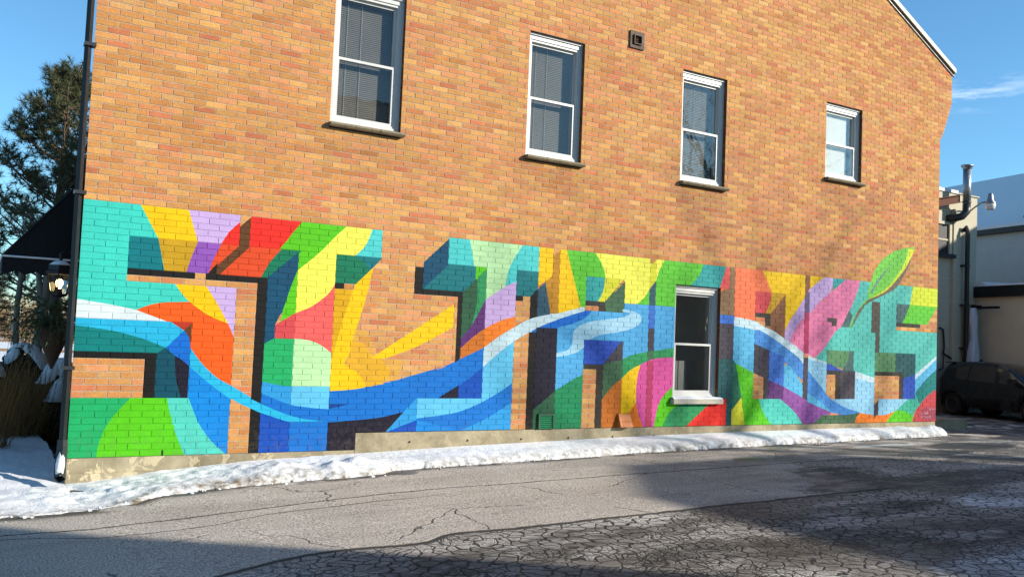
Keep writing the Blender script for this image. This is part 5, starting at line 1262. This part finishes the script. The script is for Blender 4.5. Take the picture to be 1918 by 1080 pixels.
ub = root('painted_brick_building', (31.5, 8.0, 0), 'pale painted brick building with a snow covered roof above the garage', 'building')
def up_(s, n_, z): return P0 - gd*s + gn*(3.0+n_) + ez*z
mb = MB(); mb.obox(up_(-14, 0, -0.2), -gd, gn, ez, 30.0, 6.0, 6.12); mb.build('wall', M['bluewhite'], ub)
mb = MB()
for r in range(24):
    z = 3.9+r*0.085
    mb.obox(up_(-12, -0.006, z), -gd, gn, ez, 26.0, 0.005, 0.012)
jo = mb.build('mortar_joints', M['garage'], ub); jo['kind'] = 'stuff'
mb = MB(); mb.obox(up_(-14, -0.22, 5.90), -gd, gn, ez, 30.0, 0.22, 0.16); mb.build('gutter', M['black'], ub)
mb = MB()
mb.prism([up_(-14, -0.22, 6.07), up_(-14, -0.22, 6.17), up_(-14, 3.0, 8.55), up_(-14, 6.2, 6.17), up_(-14, 6.2, 6.07)], -gd*30.0)
mb.build('roof_snow', M['snow'], ub)
for i in range(9):
    mb = MB(); q = up_(-0.9+i*0.42, 0.05+0.02*(i % 2), 6.36); mb.lathe(q, [(0.09, 0), (0.07, 0.07), (0.02, 0.12)], 6); mb.build('snow_guard', M['black'], ub)

# frozen runoff at the corner
M['ice'] = simple('blue_white_ice', (0.50, 0.58, 0.68), 0.25, 0.12, 5.0, 0.4, stretch=(1, 1, 0.25))
mb = MB(); n = 14; rows = 26
for j in range(rows+1):
    t = j/rows; z = 3.15-t*3.05
    rr = 0.09+0.17*t+0.02*math.sin(t*17)
    for k in range(n):
        a = 2*math.pi*k/n
        q = rr*(1+0.22*math.sin(5*a+1.3*math.sin(t*4))+0.14*mnoise.noise((k*0.9, t*5, 2)))
        mb.v.append((25.32+q*math.cos(a)+0.05*math.sin(t*5), 6.10+0.8*q*math.sin(a), z))
for j in range(rows):
    for k in range(n):
        mb.f.append((j*n+k, j*n+(k+1) % n, (j+1)*n+(k+1) % n, (j+1)*n+k))
o = mb.build('ice_column', M['ice'], None, True); tag(o, 'blue-white column of frozen runoff at the corner of the beige building', 'ice')

# ------------------------------------------------------------------ parked hatchback
def car_paint():
    t = NT('dusty_black_paint')
    x, y, z = t.sep()
    salt = t.math('MULTIPLY', t.mapr(z, 0.25, 0.95, 1.0, 0.15), t.mapr(t.noise(5.0, 5, 0.7, stretch=(1, 1, 1.6)), 0.40, 0.70))
    col = t.mix(t.math('MULTIPLY', salt, 0.16), (0.007, 0.007, 0.008), L3(120, 112, 100))
    t.b.inputs['Coat Weight'].default_value = 0.6
    return t.set(col, t.mapr(salt, 0, 1, 0.22, 0.5), 0.3)
M['car'] = car_paint()
M['red_lens'] = simple('red_tail_lens', (0.20, 0.012, 0.012), 0.2, 0.1)
car = root('parked_car', (23.7, 3.9, 0.0), 'dusty black hatchback parked along the taupe garage wall', 'car')
CO = Vector((24.42, 5.86, 0.0)) + gd*0.32
def cp(u, w, z): return CO - gd*u - gn*w + ez*z
prof = [(0.0, 0.62), (0.02, 0.80), (0.07, 0.93), (0.16, 1.08), (0.28, 1.26), (0.40, 1.42), (0.46, 1.475), (0.6, 1.50), (0.9, 1.53), (1.3, 1.545), (1.8, 1.53), (2.2, 1.48), (2.55, 1.38), (2.9, 1.20), (3.2, 1.03), (3.35, 0.98), (3.7, 0.93), (4.0, 0.83), (4.18, 0.68), (4.24, 0.55)]
def proft(u): 
    for (a, va), (b, vb) in zip(prof, prof[1:]):
        if u <= b: return va+(vb-va)*max(0, (u-a)/(b-a))
    return prof[-1][1]
WR, AR, U1, U2 = 0.315, 0.375, 0.78, 3.38
def belt(u): return 1.00-0.035*(u-0.6)
us = sorted(set([q[0] for q in prof] + [U1+AR*math.cos(R(a)) for a in range(0, 181, 12)] + [U2+AR*math.cos(R(a)) for a in range(0, 181, 12)] + [1.5, 2.0, 2.4]))
def sec(u):
    top = proft(u)
    zb = 0.26 if 0.25 < u < 4.0 else 0.33
    arch = zb
    for uc in (U1, U2):
        if abs(u-uc) <= AR: arch = max(arch, 0.31+math.sqrt(max(0, AR*AR-(u-uc)**2)))
    endk = min(1.0, (u+0.10)/0.45)**0.5 * min(1.0, (4.36-u)/0.6)**0.5
    hw = 0.875*endk
    bz = min(belt(u), top-0.02)
    rw = hw*(0.97-0.30*max(0, min(1, (top-belt(u))/0.5)))
    return [(0.0, zb), (hw*0.72, zb), (hw*0.94, min(arch, top-0.06)), (hw, min(max(arch+0.05, 0.55), top-0.05)), (hw*0.985, min(max(arch+0.08, 0.78), bz-0.005)), (hw*0.955, bz), ((hw*0.955+rw)/2+0.008, (bz+top)/2), (rw, top-0.035), (rw*0.86, top-0.005), (0.0, top+0.012)]
mb = MB(); K = 10
for u in us:
    s_ = sec(u)
    ring = [(w, z) for w, z in s_] + [(-w, z) for w, z in s_[-2:0:-1]]
    for w, z in ring: mb.v.append(tuple(cp(u, w, z)))
K = 18
for i in range(len(us)-1):
    for k in range(K):
        mb.f.append((i*K+k, (i+1)*K+k, (i+1)*K+(k+1) % K, i*K+(k+1) % K))
mb.f.append(tuple(range(K))); mb.f.append(tuple((len(us)-1)*K+k for k in range(K))[::-1])
mb.build('body', M['car'], car, True)
def side_pt(u, z, off=0.006):
    s_ = sec(u); best = s_[3][0]
    for (w0, z0_), (w1, z1_) in zip(s_[2:], s_[3:]):
        if z0_ <= z <= z1_ and z1_ > z0_: best = w0+(w1-w0)*(z-z0_)/(z1_-z0_)
    return cp(u, best+off, z)
def side_poly(name, pts, mat, off, n=6):
    """four corners (u,z) bilinearly meshed on to the body side"""
    mb = MB()
    (a, b, c, d) = pts
    for j in range(n+1):
        for i in range(n+1):
            s_, t_ = i/n, j/n
            u = (a[0]*(1-s_)+b[0]*s_)*(1-t_)+(d[0]*(1-s_)+c[0]*s_)*t_; z = (a[1]*(1-s_)+b[1]*s_)*(1-t_)+(d[1]*(1-s_)+c[1]*s_)*t_
            mb.v.append(tuple(side_pt(u, z, off)))
    for j in range(n):
        for i in range(n):
            q = j*(n+1)+i; mb.f.append((q, q+1, q+n+2, q+n+1))
    return mb.build(name, mat, car, True)
side_poly('window', [(0.92, 1.03), (1.28, 1.02), (1.28, 1.40), (0.78, 1.36)], M['car_glass'], 0.006)
side_poly('window', [(1.34, 1.015), (2.25, 0.985), (2.13, 1.41), (1.33, 1.42)], M['car_glass'], 0.006)
side_poly('window', [(2.36, 0.98), (3.10, 0.965), (2.62, 1.28), (2.30, 1.395)], M['car_glass'], 0.006)
for u0 in (1.36, 2.31):
    side_poly('door_seam', [(u0, 0.34), (u0+0.012, 0.34), (u0+0.012, 0.98), (u0, 0.98)], M['black'], 0.004)
for u0 in (1.48, 2.45):
    side_poly('door_handle', [(u0, 0.84), (u0+0.17, 0.84), (u0+0.17, 0.872), (u0, 0.872)], M['car'], 0.03)
side_poly('side_moulding', [(1.25, 0.44), (2.9, 0.42), (2.9, 0.47), (1.25, 0.49)], M['car'], 0.018, 10)
side_poly('tail_lamp', [(0.06, 0.80), (0.26, 0.86), (0.32, 1.05), (0.15, 1.02)], M['red_lens'], 0.008)
mb = MB(); mb.prism([cp(0.9, 0.03, 1.53), cp(0.99, 0.0, 1.62), cp(1.06, 0.0, 1.53)], gn*0.03); mb.build('antenna_fin', M['car'], car)
mb = MB(); mb.prism([cp(0.60, 0.60, 1.475), cp(0.30, 0.60, 1.475), cp(0.30, 0.60, 1.495), cp(0.60, 0.60, 1.515)], gn*1.2); mb.build('spoiler', M['car'], car)
mb = MB(); mb.prism([cp(2.85, 0.86, 1.00), cp(3.0, 0.86, 1.00), cp(3.0, 0.86, 1.12), cp(2.85, 0.86, 1.14)], -gn*0.18); mb.build('mirror', M['car'], car)
for uc in (U1, U2):
    for side in (1, -1):
        wh = sub('wheel', car)
        ax = -gn*side; c0 = cp(uc, side*0.64, WR)
        mb = MB(); mb.lathe(c0, [(WR*0.66, 0.0), (WR*0.93, 0.0), (WR, 0.03), (WR, 0.17), (WR*0.94, 0.20), (WR*0.70, 0.205), (WR*0.66, 0.19)], 28, ax); mb.build('tyre', M['tyre'], wh, True)
        mb = MB(); mb.lathe(c0, [(WR*0.67, 0.11), (WR*0.66, 0.20), (WR*0.60, 0.195), (WR*0.52, 0.13), (WR*0.30, 0.15), (WR*0.22, 0.175), (WR*0.08, 0.18)], 28, ax); mb.build('rim', M['rim'], wh, True)
        mb = MB()
        for k in range(8):
            a = 2*math.pi*k/8
            e1 = ez*math.cos(a)+gd*math.sin(a)
            mb.lathe(c0+e1*WR*0.44, [(0.018, 0.12), (0.016, 0.152)], 8, ax)
        mb.build('rim_slots', M['black'], wh)
        mb = MB(); mb.lathe(cp(uc, side*0.55, WR+0.0), [(AR-0.02, 0.0), (AR-0.02, 0.03)], 20, ax); mb.build('wheel_well', M['black'], wh)
# ------------------------------------------------------------------ street side beyond the near corner
aw = root('awning', (-0.3, 1.0, 2.2), 'black canvas awning with white piping on the street front', 'awning')
def fx(y): return 0.15*y
A0, A1 = 0.90, 4.8
ot = -0.665
mb = MB()
def awp(y, k):                                     # k: 0 wall top, 1 outer top, 2 outer bottom, 3 wall bottom
    x0 = fx(y)
    return [Vector((x0, y, 3.24)), Vector((ot+0.15*y*0.2, y, 2.285)), Vector((ot+0.15*y*0.2, y, 2.10)), Vector((x0, y, 2.10))][k]
mb.quad(awp(A0, 0), awp(A0, 1), awp(A1, 1), awp(A1, 0))
mb.build('top_panel', M['canvas'], aw)
mb = MB(); mb.poly([awp(A0, 0), awp(A0, 1), Vector((fx(A0), A0, 2.285))]); mb.build('end_panel', M['canvas'], aw)
mb = MB(); n = 14
pts_o = []
for i in range(n):
    a, b = awp(A0, 1), Vector((fx(A0), A0, 2.285))
    p, q = a.lerp(b, i/n), a.lerp(b, (i+1)/n)
    d0, d1 = 0.17+0.02*math.sin(i*1.9), 0.17+0.02*math.sin((i+1)*1.9)
    mb.quad(p, q, q-ez*d1, p-ez*d0)
p, q = awp(A0, 1), awp(A1, 1)
mb.quad(p, q, q-ez*0.18, p-ez*0.18)
mb.build('valance', M['canvas'], aw)
mb = MB(); mb.tube([awp(A0, 1)+Vector((0, -0.012, 0)), Vector((fx(A0), A0-0.012, 2.285))], 0.011, 6); mb.tube([awp(A0, 1), awp(A1, 1)], 0.011, 6); mb.build('piping', M['white_trim'], aw)
mb = MB(); mb.tube([awp(A0, 0), awp(A0, 1)], 0.014, 6); mb.build('frame_tube', M['black'], aw)

ln = root('wall_lantern', (-0.05, 0.62, 1.9), 'black carriage lantern with a lit bulb hanging by the downspout', 'lantern')
lc = Vector((-0.125, 0.45, 0)); hexn = 6
def ring(mb, levels, n=6, rot=0.3):
    base = len(mb.v)
    for r, z in levels:
        for k in range(n):
            a = 2*math.pi*k/n+rot; mb.v.append((lc.x+r*math.cos(a), lc.y+r*math.sin(a), z))
    for i in range(len(levels)-1):
        for k in range(n): mb.f.append((base+i*n+k, base+i*n+(k+1) % n, base+(i+1)*n+(k+1) % n, base+(i+1)*n+k))
    mb.f.append(tuple(base+k for k in range(n))[::-1]); mb.f.append(tuple(base+(len(levels)-1)*n+k for k in range(n)))
mb = MB(); ring(mb, [(0.145, 2.105), (0.15, 2.13), (0.125, 2.145), (0.115, 2.20), (0.05, 2.235), (0.02, 2.25), (0.015, 2.29), (0.03, 2.31), (0.005, 2.34)]); mb.build('roof', M['black'], ln)
mb = MB(); ring(mb, [(0.118, 2.2), (0.07, 2.235), (0.03, 2.248)]); mb.build('snow_cap', M['snow'], ln, True)
mb = MB(); ring(mb, [(0.03, 1.87), (0.085, 1.885), (0.088, 1.905)]); ring(mb, [(0.035, 1.905), (0.03, 1.955)]); mb.build('base', M['black'], ln)
mb = MB()
for k in range(6):
    a = 2*math.pi*k/6+0.3
    mb.tube([(lc.x+0.088*math.cos(a), lc.y+0.088*math.sin(a), 1.9), (lc.x+0.128*math.cos(a), lc.y+0.128*math.sin(a), 2.11)], 0.007, 5)
mb.tube([(lc.x, lc.y, 2.30), (lc.x+0.05, lc.y+0.1, 2.36), (0.085, 0.62, 2.30)], 0.012, 6)
mb.build('cage', M['black'], ln)
for k in range(6):
    a, b = 2*math.pi*k/6+0.3, 2*math.pi*(k+1)/6+0.3
    mb = MB(); mb.quad((lc.x+0.085*math.cos(a), lc.y+0.085*math.sin(a), 1.905), (lc.x+0.085*math.cos(b), lc.y+0.085*math.sin(b), 1.905), (lc.x+0.124*math.cos(b), lc.y+0.124*math.sin(b), 2.105), (lc.x+0.124*math.cos(a), lc.y+0.124*math.sin(a), 2.105))
    mb.build('pane', M['lamp_glass'], ln)
bt = NT('lit_bulb'); bt.b.inputs['Emission Color'].default_value = (1.0, 0.72, 0.34, 1); bt.b.inputs['Emission Strength'].default_value = 5.0; bt.set((1, 0.85, 0.6), 0.4); M['bulb'] = bt.m
mb = MB(); mb.lathe((lc.x, lc.y, 1.955), [(0.014, 0.0), (0.026, 0.03), (0.036, 0.055), (0.036, 0.075), (0.022, 0.098), (0.004, 0.104)], 14); mb.build('bulb', M['bulb'], ln, True)

hpn = root('hanging_planter', (-0.14, 0.62, 1.2), 'conical basket trailing evergreen boughs under the lantern', 'planter')
hc = Vector((-0.13, 0.62, 0))
mb = MB(); mb.lathe((hc.x, hc.y, 1.12), [(0.01, 0.0), (0.06, 0.12), (0.14, 0.32), (0.175, 0.42), (0.16, 0.44)], 16); mb.build('basket', M['basket'], hpn, True)
rv = random.Random(5)
def spray(mb, p, d, ln_, wd, n, rnd):
    """drooping bough: a chain with short side needles"""
    p = Vector(p); d = Vector(d).normalized()
    for i in range(n):
        q = p + d*(ln_/n)
        for k in range(4):
            s_ = Vector((rnd.uniform(-1, 1), rnd.uniform(-1, 1), rnd.uniform(-0.8, 0.4))).normalized()*wd*(1-0.5*i/n)
            t_ = d.cross(s_).normalized()*0.006
            mb.v += [tuple(p-t_), tuple(p+t_), tuple(p+s_+d*wd*0.8)]; m_ = len(mb.v); mb.f.append((m_-3, m_-2, m_-1))
        p = q; d = (d + Vector((rnd.uniform(-0.12, 0.12), rnd.uniform(-0.12, 0.12), -0.22))).normalized()
mb = MB()
for i in range(130):
    a = rv.uniform(0, 2*math.pi); r_ = rv.uniform(0.02, 0.17)
    spray(mb, (hc.x+r_*math.cos(a), hc.y+r_*math.sin(a), 1.53+rv.uniform(0, 0.32)), (math.cos(a)*0.5, math.sin(a)*0.5, rv.uniform(-0.4, 0.5)), rv.uniform(0.25, 0.5), 0.05, 9, rv)
mb.build('greenery', M['evergreen'], hpn)
mb = MB(); mb.tube([(hc.x, hc.y, 1.56), (hc.x+0.005, hc.y-0.14, 1.9)], 0.006, 5); mb.build('hanger', M['black'], hpn)

# branching tree
def grow(mb, p, d, ln_, r0, lev, rnd, spread_=0.6, minr=0.004, tips=None, up_b=0.12, seg=4):
    pts = [p.copy()]; rad = [r0]
    for i in range(seg):
        d = (d + Vector((rnd.uniform(-1, 1), rnd.uniform(-1, 1), rnd.uniform(-0.6, 1)))*0.13 + ez*up_b*0.2).normalized()
        p = p + d*(ln_/seg); pts.append(p.copy()); rad.append(max(minr, r0*(1-0.5*(i+1)/seg)))
    mb.tube(pts, rad, 6 if r0 > 0.03 else 4, cap=False)
    if lev == 0 or r0 < minr*1.2:
        if tips is not None: tips.append((p, d))
        return
    for k in range(rnd.choice((2, 3, 3))):
        i = rnd.randint(2, seg)
        s_ = Vector((rnd.uniform(-1, 1), rnd.uniform(-1, 1), rnd.uniform(-0.2, 0.8))).normalized()
        nd = (d*(1-spread_) + s_*spread_).normalized()
        grow(mb, pts[i], nd, ln_*rnd.uniform(0.6, 0.82), rad[i]*0.66, lev-1, rnd, spread_, minr, tips, up_b, seg)

# tall pine beyond the awning
pn = root('pine_tree', (1.32, 16.5, 0.0), 'tall dark green pine rising behind the black awning', 'tree')
rp = random.Random(21)
tr = MB(); pts = [Vector((1.32+0.06*math.sin(i*0.9), 16.5+0.05*math.cos(i), 8.0*i/10)) for i in range(11)]
tr.tube(pts, [0.17*(1-i/10.5)+0.012 for i in range(11)], 9)
cr = MB()
def tuft(mb, p, d, s_, rnd, n=30):
    d = d.normalized()
    for k in range(n):
        v_ = (d*rnd.uniform(0.1, 1.0) + Vector((rnd.gauss(0, 1), rnd.gauss(0, 1), rnd.gauss(0, 1))).normalized()*0.85).normalized()
        q = p + d*rnd.uniform(-0.10, 0.06)
        t_ = v_.cross(Vector((rnd.gauss(0, 1), rnd.gauss(0, 1), rnd.gauss(0, 1))))
        if t_.length < 1e-4: continue
        t_ = t_.normalized()*0.0075
        e = q + v_*s_*rnd.uniform(0.7, 1.1)
        m_ = len(mb.v); mb.v += [tuple(q-t_), tuple(q+t_), tuple(e)]; mb.f.append((m_, m_+1, m_+2))
limbs = MB()
z = 2.1
while z < 7.75:
    t = (z-2.1)/5.65
    L0 = (2.3*(1-t)**0.75+0.38)*(0.82+0.3*rp.random())
    for k in range(rp.choice((3, 4, 5))):
        a = rp.uniform(0, 2*math.pi)
        d = Vector((math.cos(a), math.sin(a), rp.uniform(-0.05, 0.30)+0.5*t))
        p = Vector((1.32, 16.5, z+rp.uniform(-0.1, 0.1))); q = p.copy(); chain = [q.copy()]; dd = d.normalized(); ns = 6
        for i in range(ns):
            dd = (dd + ez*0.10 + Vector((rp.uniform(-0.14, 0.14), rp.uniform(-0.14, 0.14), rp.uniform(-0.1, 0.1)))).normalized(); q = q + dd*L0/ns; chain.append(q.copy())
        limbs.tube(chain, [0.032*(1-i/(ns+1.0))*(1.15-t*0.5)+0.006 for i in range(ns+1)], 5, cap=False)
        for i in range(2, ns+1):
            for j in range(rp.choice((3, 4, 4)) if i < ns else 6):
                s_ = Vector((rp.uniform(-1, 1), rp.uniform(-1, 1), rp.uniform(-0.25, 0.9))).normalized()
                e = chain[i] + s_*rp.uniform(0.12, 0.42)
                limbs.tube([chain[i], e], [0.010, 0.005], 4, cap=False)
                tuft(cr, e, s_+ez*0.4, rp.uniform(0.15, 0.24), rp, 40)
    z += rp.uniform(0.20, 0.34)
for k in range(26):
    tuft(cr, Vector((1.32+rp.gauss(0, 0.22), 16.5+rp.gauss(0, 0.22), 7.5+rp.random()*0.6)), ez, 0.22, rp, 34)
tr.build('trunk', M['trunk'], pn, True); limbs.build('limbs', M['trunk'], pn); cr.build('crown', M['needles'], pn)

# dark young spruces behind the trunks
for i, (x, y, h_, r_, lab) in enumerate(((-1.3, 20.5, 3.5, 1.1, 'dark young spruce at the picture edge under the pine'), (0.2, 21.5, 3.3, 1.2, 'dark young spruce seen between the slim trunks'), (1.9, 20.8, 3.6, 1.2, 'dark young spruce beside the hanging planter'))):
    t_ = root('spruce_tree', (x, y, 0.0), lab, 'tree', 'dark spruces behind the slim trunks')
    rs = random.Random(300+i); mb = MB(); cw = MB()
    mb.tube([(x, y, 0), (x, y, h_)], [0.08, 0.01], 7)
    z = 1.15
    while z < h_:
        rr_ = r_*(1-(z-1.0)/(h_-0.6))**0.8
        for k in range(9):
            a = rs.uniform(0, 2*math.pi); L0 = rr_*rs.uniform(0.7, 1.1)
            for q in (0.35, 0.6, 0.85, 1.0):
                tuft(cw, Vector((x+math.cos(a)*L0*q, y+math.sin(a)*L0*q, z-0.12*q*L0+rs.uniform(-0.05, 0.05))), Vector((math.cos(a), math.sin(a), 0.1)), 0.20, rs, 16)
        z += 0.17
    mb.build('trunk', M['trunk'], t_); cw.build('crown', M['shrub'], t_)

# slim grey-barked trees under the awning
slim = [(0.02, 8.1, 0.055, -0.02, 'straight slim grey trunk standing nearest the open snow under the awning'), (0.26, 7.9, 0.085, 0.10, 'thick forked grey trunk leaning below the awning'), (0.40, 8.3, 0.06, -0.06, 'slim grey trunk bowed beside the forked one'), (0.52, 8.0, 0.06, 0.03, 'slim upright grey trunk in the middle of the clump'), (0.76, 8.2, 0.05, 0.14, 'slim grey trunk slanting toward the hanging planter')]
for x, y, r_, lean, lab in slim:
    t_ = root('slim_tree', (x, y, 0.0), lab, 'tree', 'slim grey trees under the awning')
    rr = random.Random(int(x*1000)+3)
    mb = MB(); pts = [Vector((x+lean*i/4+0.03*math.sin(i*1.3+x*9), y, i*0.47)) for i in range(7)]
    mb.tube(pts, [r_*(1.15-0.07*i) for i in range(7)], 9); 
    if r_ > 0.08: mb.tube([pts[4], pts[4]+Vector((-0.13, 0, 0.5)), pts[4]+Vector((-0.2, 0, 1.2))], [0.05, 0.04, 0.03], 8)
    mb.build('trunk', M['grey_bark'], t_, True)
    mb = MB()
    for k in range(3): grow(mb, pts[-1], Vector((rr.uniform(-0.3, 0.3), rr.uniform(-0.4, 0.4), 1)), 0.3, r_*0.45, 2, rr, 0.5)
    mb.build('crown', M['grey_bark'], t_)

# snow-laden shrubs and dry grasses in the bed by the door
def leaf_ball(mb, c, rx, ry, rz, n, rnd, s_=0.05):
    for k in range(n):
        v_ = Vector((rnd.gauss(0, 1), rnd.gauss(0, 1), abs(rnd.gauss(0, 1)))).normalized()
        q = rnd.uniform(0.75, 0.99)
        p = Vector((c[0]+v_.x*rx*q, c[1]+v_.y*ry*q, c[2]+v_.z*rz*q))
        a = Vector((rnd.gauss(0, 1), rnd.gauss(0, 1), rnd.gauss(0, 1))).normalized()*s_; b = a.cross(v_).normalized()*s_*0.5
        m_ = len(mb.v); mb.v += [tuple(p-a), tuple(p+b), tuple(p+a), tuple(p-b)]; mb.f.append((m_, m_+1, m_+2, m_+3))
shr = [(-0.62, 5.2, 0.62, 1.02, 'dark rounded shrub under a snow cap at the edge of the bed'), (-0.05, 5.6, 0.55, 1.18, 'dark snow-capped shrub below the slim tree trunks'), (0.42, 5.0, 0.45, 0.98, 'dark shrub with patchy snow next to the downspout'), (0.30, 3.4, 0.30, 0.78, 'small snow-topped shrub close behind the downspout')]
for i, (x, y, r_, h_, lab) in enumerate(shr):
    t_ = root('shrub', (x, y, 0.05), lab, 'shrub', 'shrubs in the planting bed')
    rr = random.Random(40+i)
    mb = MB(); leaf_ball(mb, (x, y, 0.05), r_, r_, h_, 2600, rr, 0.045)
    mb.lathe((x, y, 0.0), [(r_*0.75, 0.0), (r_*0.9, h_*0.35), (r_*0.75, h_*0.7), (r_*0.3, h_*0.92)], 12)
    mb.build('foliage', M['shrub'], t_)
    mb = MB()
    for c_ in range(9):                                # lumps of settled snow
        cx, cy = x+rr.uniform(-0.45, 0.45)*r_, y+rr.uniform(-0.5, 0.3)*r_
        q = 1-((cx-x)**2+(cy-y)**2)/(r_*r_); cz = 0.05+h_*math.sqrt(max(0.1, q))
        rad = rr.uniform(0.08, 0.17); nn = 12; base = len(mb.v)
        for j in range(5):
            for k in range(nn):
                a = 2*math.pi*k/nn; rj = rad*math.sin(math.pi/2*(4-j)/4+0.02)*(1+0.3*mnoise.noise((cx*9+math.cos(a)*2, cy*9+math.sin(a)*2, 1.0)))
                dx, dy = rj*math.cos(a), rj*0.9*math.sin(a)
                qq = 1-((cx+dx-x)**2+(cy+dy-y)**2)/(r_*r_)
                mb.v.append((cx+dx, cy+dy, 0.05+h_*math.sqrt(max(0.45, qq))+0.055*math.sin(math.pi/2*j/4)))
        for j in range(4):
            for k in range(nn): mb.f.append((base+j*nn+k, base+j*nn+(k+1) % nn, base+(j+1)*nn+(k+1) % nn, base+(j+1)*nn+k))
    mb.build('snow_cap', M['snow'], t_, True)
def grass_clump(x, y, n, h_, sp, lab, seed):
    rr = random.Random(seed)
    mb = MB()
    for k in range(n):
        a = rr.uniform(0, 2*math.pi); r0 = rr.uniform(0, sp*0.5)
        p = Vector((x+r0*math.cos(a), y+r0*math.sin(a), 0.08)); hh = h_*rr.uniform(0.45, 1.1)
        d = Vector((math.cos(a)*rr.uniform(0, 0.30), math.sin(a)*rr.uniform(0, 0.3), 1)).normalized()
        w = rr.uniform(0.0025, 0.005); side = Vector((rr.uniform(-1, 1), rr.uniform(-1, 1), 0)).normalized()*w
        m_ = len(mb.v); nseg = 4
        bend = rr.uniform(0.05, 0.25) if rr.random() < 0.8 else rr.uniform(0.6, 1.3)
        for i in range(nseg+1):
            t = i/nseg; q = p + d*hh*t + Vector((math.cos(a), math.sin(a), -0.4))*bend*hh*t*t*0.6
            mb.v += [tuple(q-side*(1-0.7*t)), tuple(q+side*(1-0.7*t))]
        for i in range(nseg): mb.f.append((m_+2*i, m_+2*i+1, m_+2*i+3, m_+2*i+2))
    o = mb.build('dry_grass_clump', M['straw']); tag(o, lab, 'grass', 'dry grass clumps in the bed')
grass_clump(-0.36, 3.0, 420, 1.0, 0.75, 'tall clump of dry brown grass stems nearest the picture edge', 61)
grass_clump(-0.02, 3.3, 420, 1.02, 0.7, 'tall clump of dry brown grass stems in front of the shrubs', 62)
grass_clump(0.22, 4.1, 300, 0.85, 0.6, 'clump of dry brown grass stems just behind the downspout', 63)
grass_clump(-0.62, 1.75, 260, 1.25, 0.45, 'sunlit golden grass clump standing apart at the picture edge', 64)

# distance on the street side
rt_ = random.Random(77)
mb = MB()
for k in range(2600):
    x = rt_.uniform(-26, 14); y = rt_.uniform(62, 78); h_ = rt_.uniform(1.4, 4.2)
    p = Vector((x, y, 0.1)); w = rt_.uniform(0.015, 0.05)
    q = p + Vector((rt_.uniform(-0.8, 0.8), rt_.uniform(-0.8, 0.8), h_)); s_ = Vector((w, 0, 0))
    m_ = len(mb.v); mb.v += [tuple(p-s_), tuple(p+s_), tuple(q)]; mb.f.append((m_, m_+1, m_+2))
    for j in range(5):
        a = p.lerp(q, rt_.uniform(0.3, 0.95)); b = a + Vector((rt_.uniform(-0.9, 0.9), rt_.uniform(-0.5, 0.5), rt_.uniform(0.1, 0.9)))
        m_ = len(mb.v); mb.v += [tuple(a-s_*0.5), tuple(a+s_*0.5), tuple(b)]; mb.f.append((m_, m_+1, m_+2))
o = mb.build('thicket', M['thicket']); tag(o, 'far brown leafless thicket across the snow field', None, kind='stuff')
lp = root('garden_lamp', (-1.55, 30.0, 0.1), 'small dark garden lamp post standing out in the snow field', 'lamp post')
mb = MB(); mb.tube([(-1.55, 30, 0.1), (-1.55, 30, 1.05)], 0.05, 8); mb.build('post', M['black'], lp)
mb = MB(); mb.lathe((-1.55, 30, 1.05), [(0.09, 0), (0.14, 0.05), (0.13, 0.22), (0.19, 0.24), (0.03, 0.36)], 10); mb.build('lamp_head', M['black'], lp)
fe = root('rail_fence', (2.2, 24.0, 0.1), 'low weathered rail fence beyond the slim trees', 'fence')
for i in range(6):
    mb = MB(); mb.box(0.4+i*0.9, 0.5+i*0.9, 24.0, 24.1, 0.1, 1.25); mb.build('post', M['wood'], fe)
for z in (0.55, 0.85, 1.12):
    mb = MB(); mb.box(0.3, 5.1, 23.96, 24.0, z, z+0.09); mb.build('rail', M['wood'], fe)

# ------------------------------------------------------------------ neighbours behind the photographer, which shade the lot
M['siding'] = simple('pale_siding', L3(196, 190, 178), 0.8, 0.1, 2.0, 0.2)
def house(name, x0, x1, y0, y1, h_, label, ridge=0.0):
    t_ = root(name, ((x0+x1)/2, (y0+y1)/2, 0), label, 'house')
    fp = [(x0, y0), (x1, y0), (x1, y1), (x0+ridge, y1), (x0, y1-1.6*ridge)]
    mb = MB(); mb.prism([(a_, b_, -0.1) for a_, b_ in fp], (0, 0, h_+0.1)); mb.build('wall', M['siding'], t_)
    mb = MB(); mb.prism([(a_, b_, h_+0.002) for a_, b_ in fp], (0, 0, 0.14)); mb.build('roof', M['shingle'], t_)
    for x in (x0+1.4, x0+3.4):
        if x+1.0 < x1:
            w_ = sub('window', t_)
            mb = MB(); mb.box(x, x+0.9, y1+0.002, y1+0.05, 1.1, 2.4); mb.build('frame', M['vinyl'], w_)
            mb = MB(); mb.box(x+0.08, x+0.82, y1+0.051, y1+0.056, 1.18, 2.32); mb.build('pane', M['black'], w_)
house('shop_building', 2.5, 9.98, -19.5, -11.7, 7.5, 'flat roofed pale shop building behind the photographer', 0.01)
house('store_building', 13.85, 18.2, -16.0, -9.69, 5.0, 'flat roofed pale store building across the lot', 1.1)
def bare_tree(x, y, h_, seed, lab, lv=4):
    t_ = root('bare_tree', (x, y, 0), lab, 'tree', 'bare trees behind the store')
    rr = random.Random(seed); mb = MB(); tw = MB()
    mb.tube([(x, y, -0.1), (x+0.05, y, h_*0.2), (x, y+0.05, h_*0.45)], [0.30, 0.24, 0.19], 10)
    for k in range(4):
        a = 2*math.pi*k/4+0.4
        grow(tw, Vector((x, y+0.05, h_*(0.40+0.01*k))), Vector((math.cos(a)*0.75, math.sin(a)*0.75, 0.9)), h_*0.235, 0.10, lv, rr, 0.50, 0.0055)
    mb.build('trunk', M['trunk'], t_, True); tw.build('crown', M['trunk'], t_)
bare_tree(21.0, -11.4, 12.5, 9, 'tall bare tree close behind the store across the lot')
bare_tree(26.0, -14.2, 13.0, 19, 'tall bare tree further behind the store across the lot')
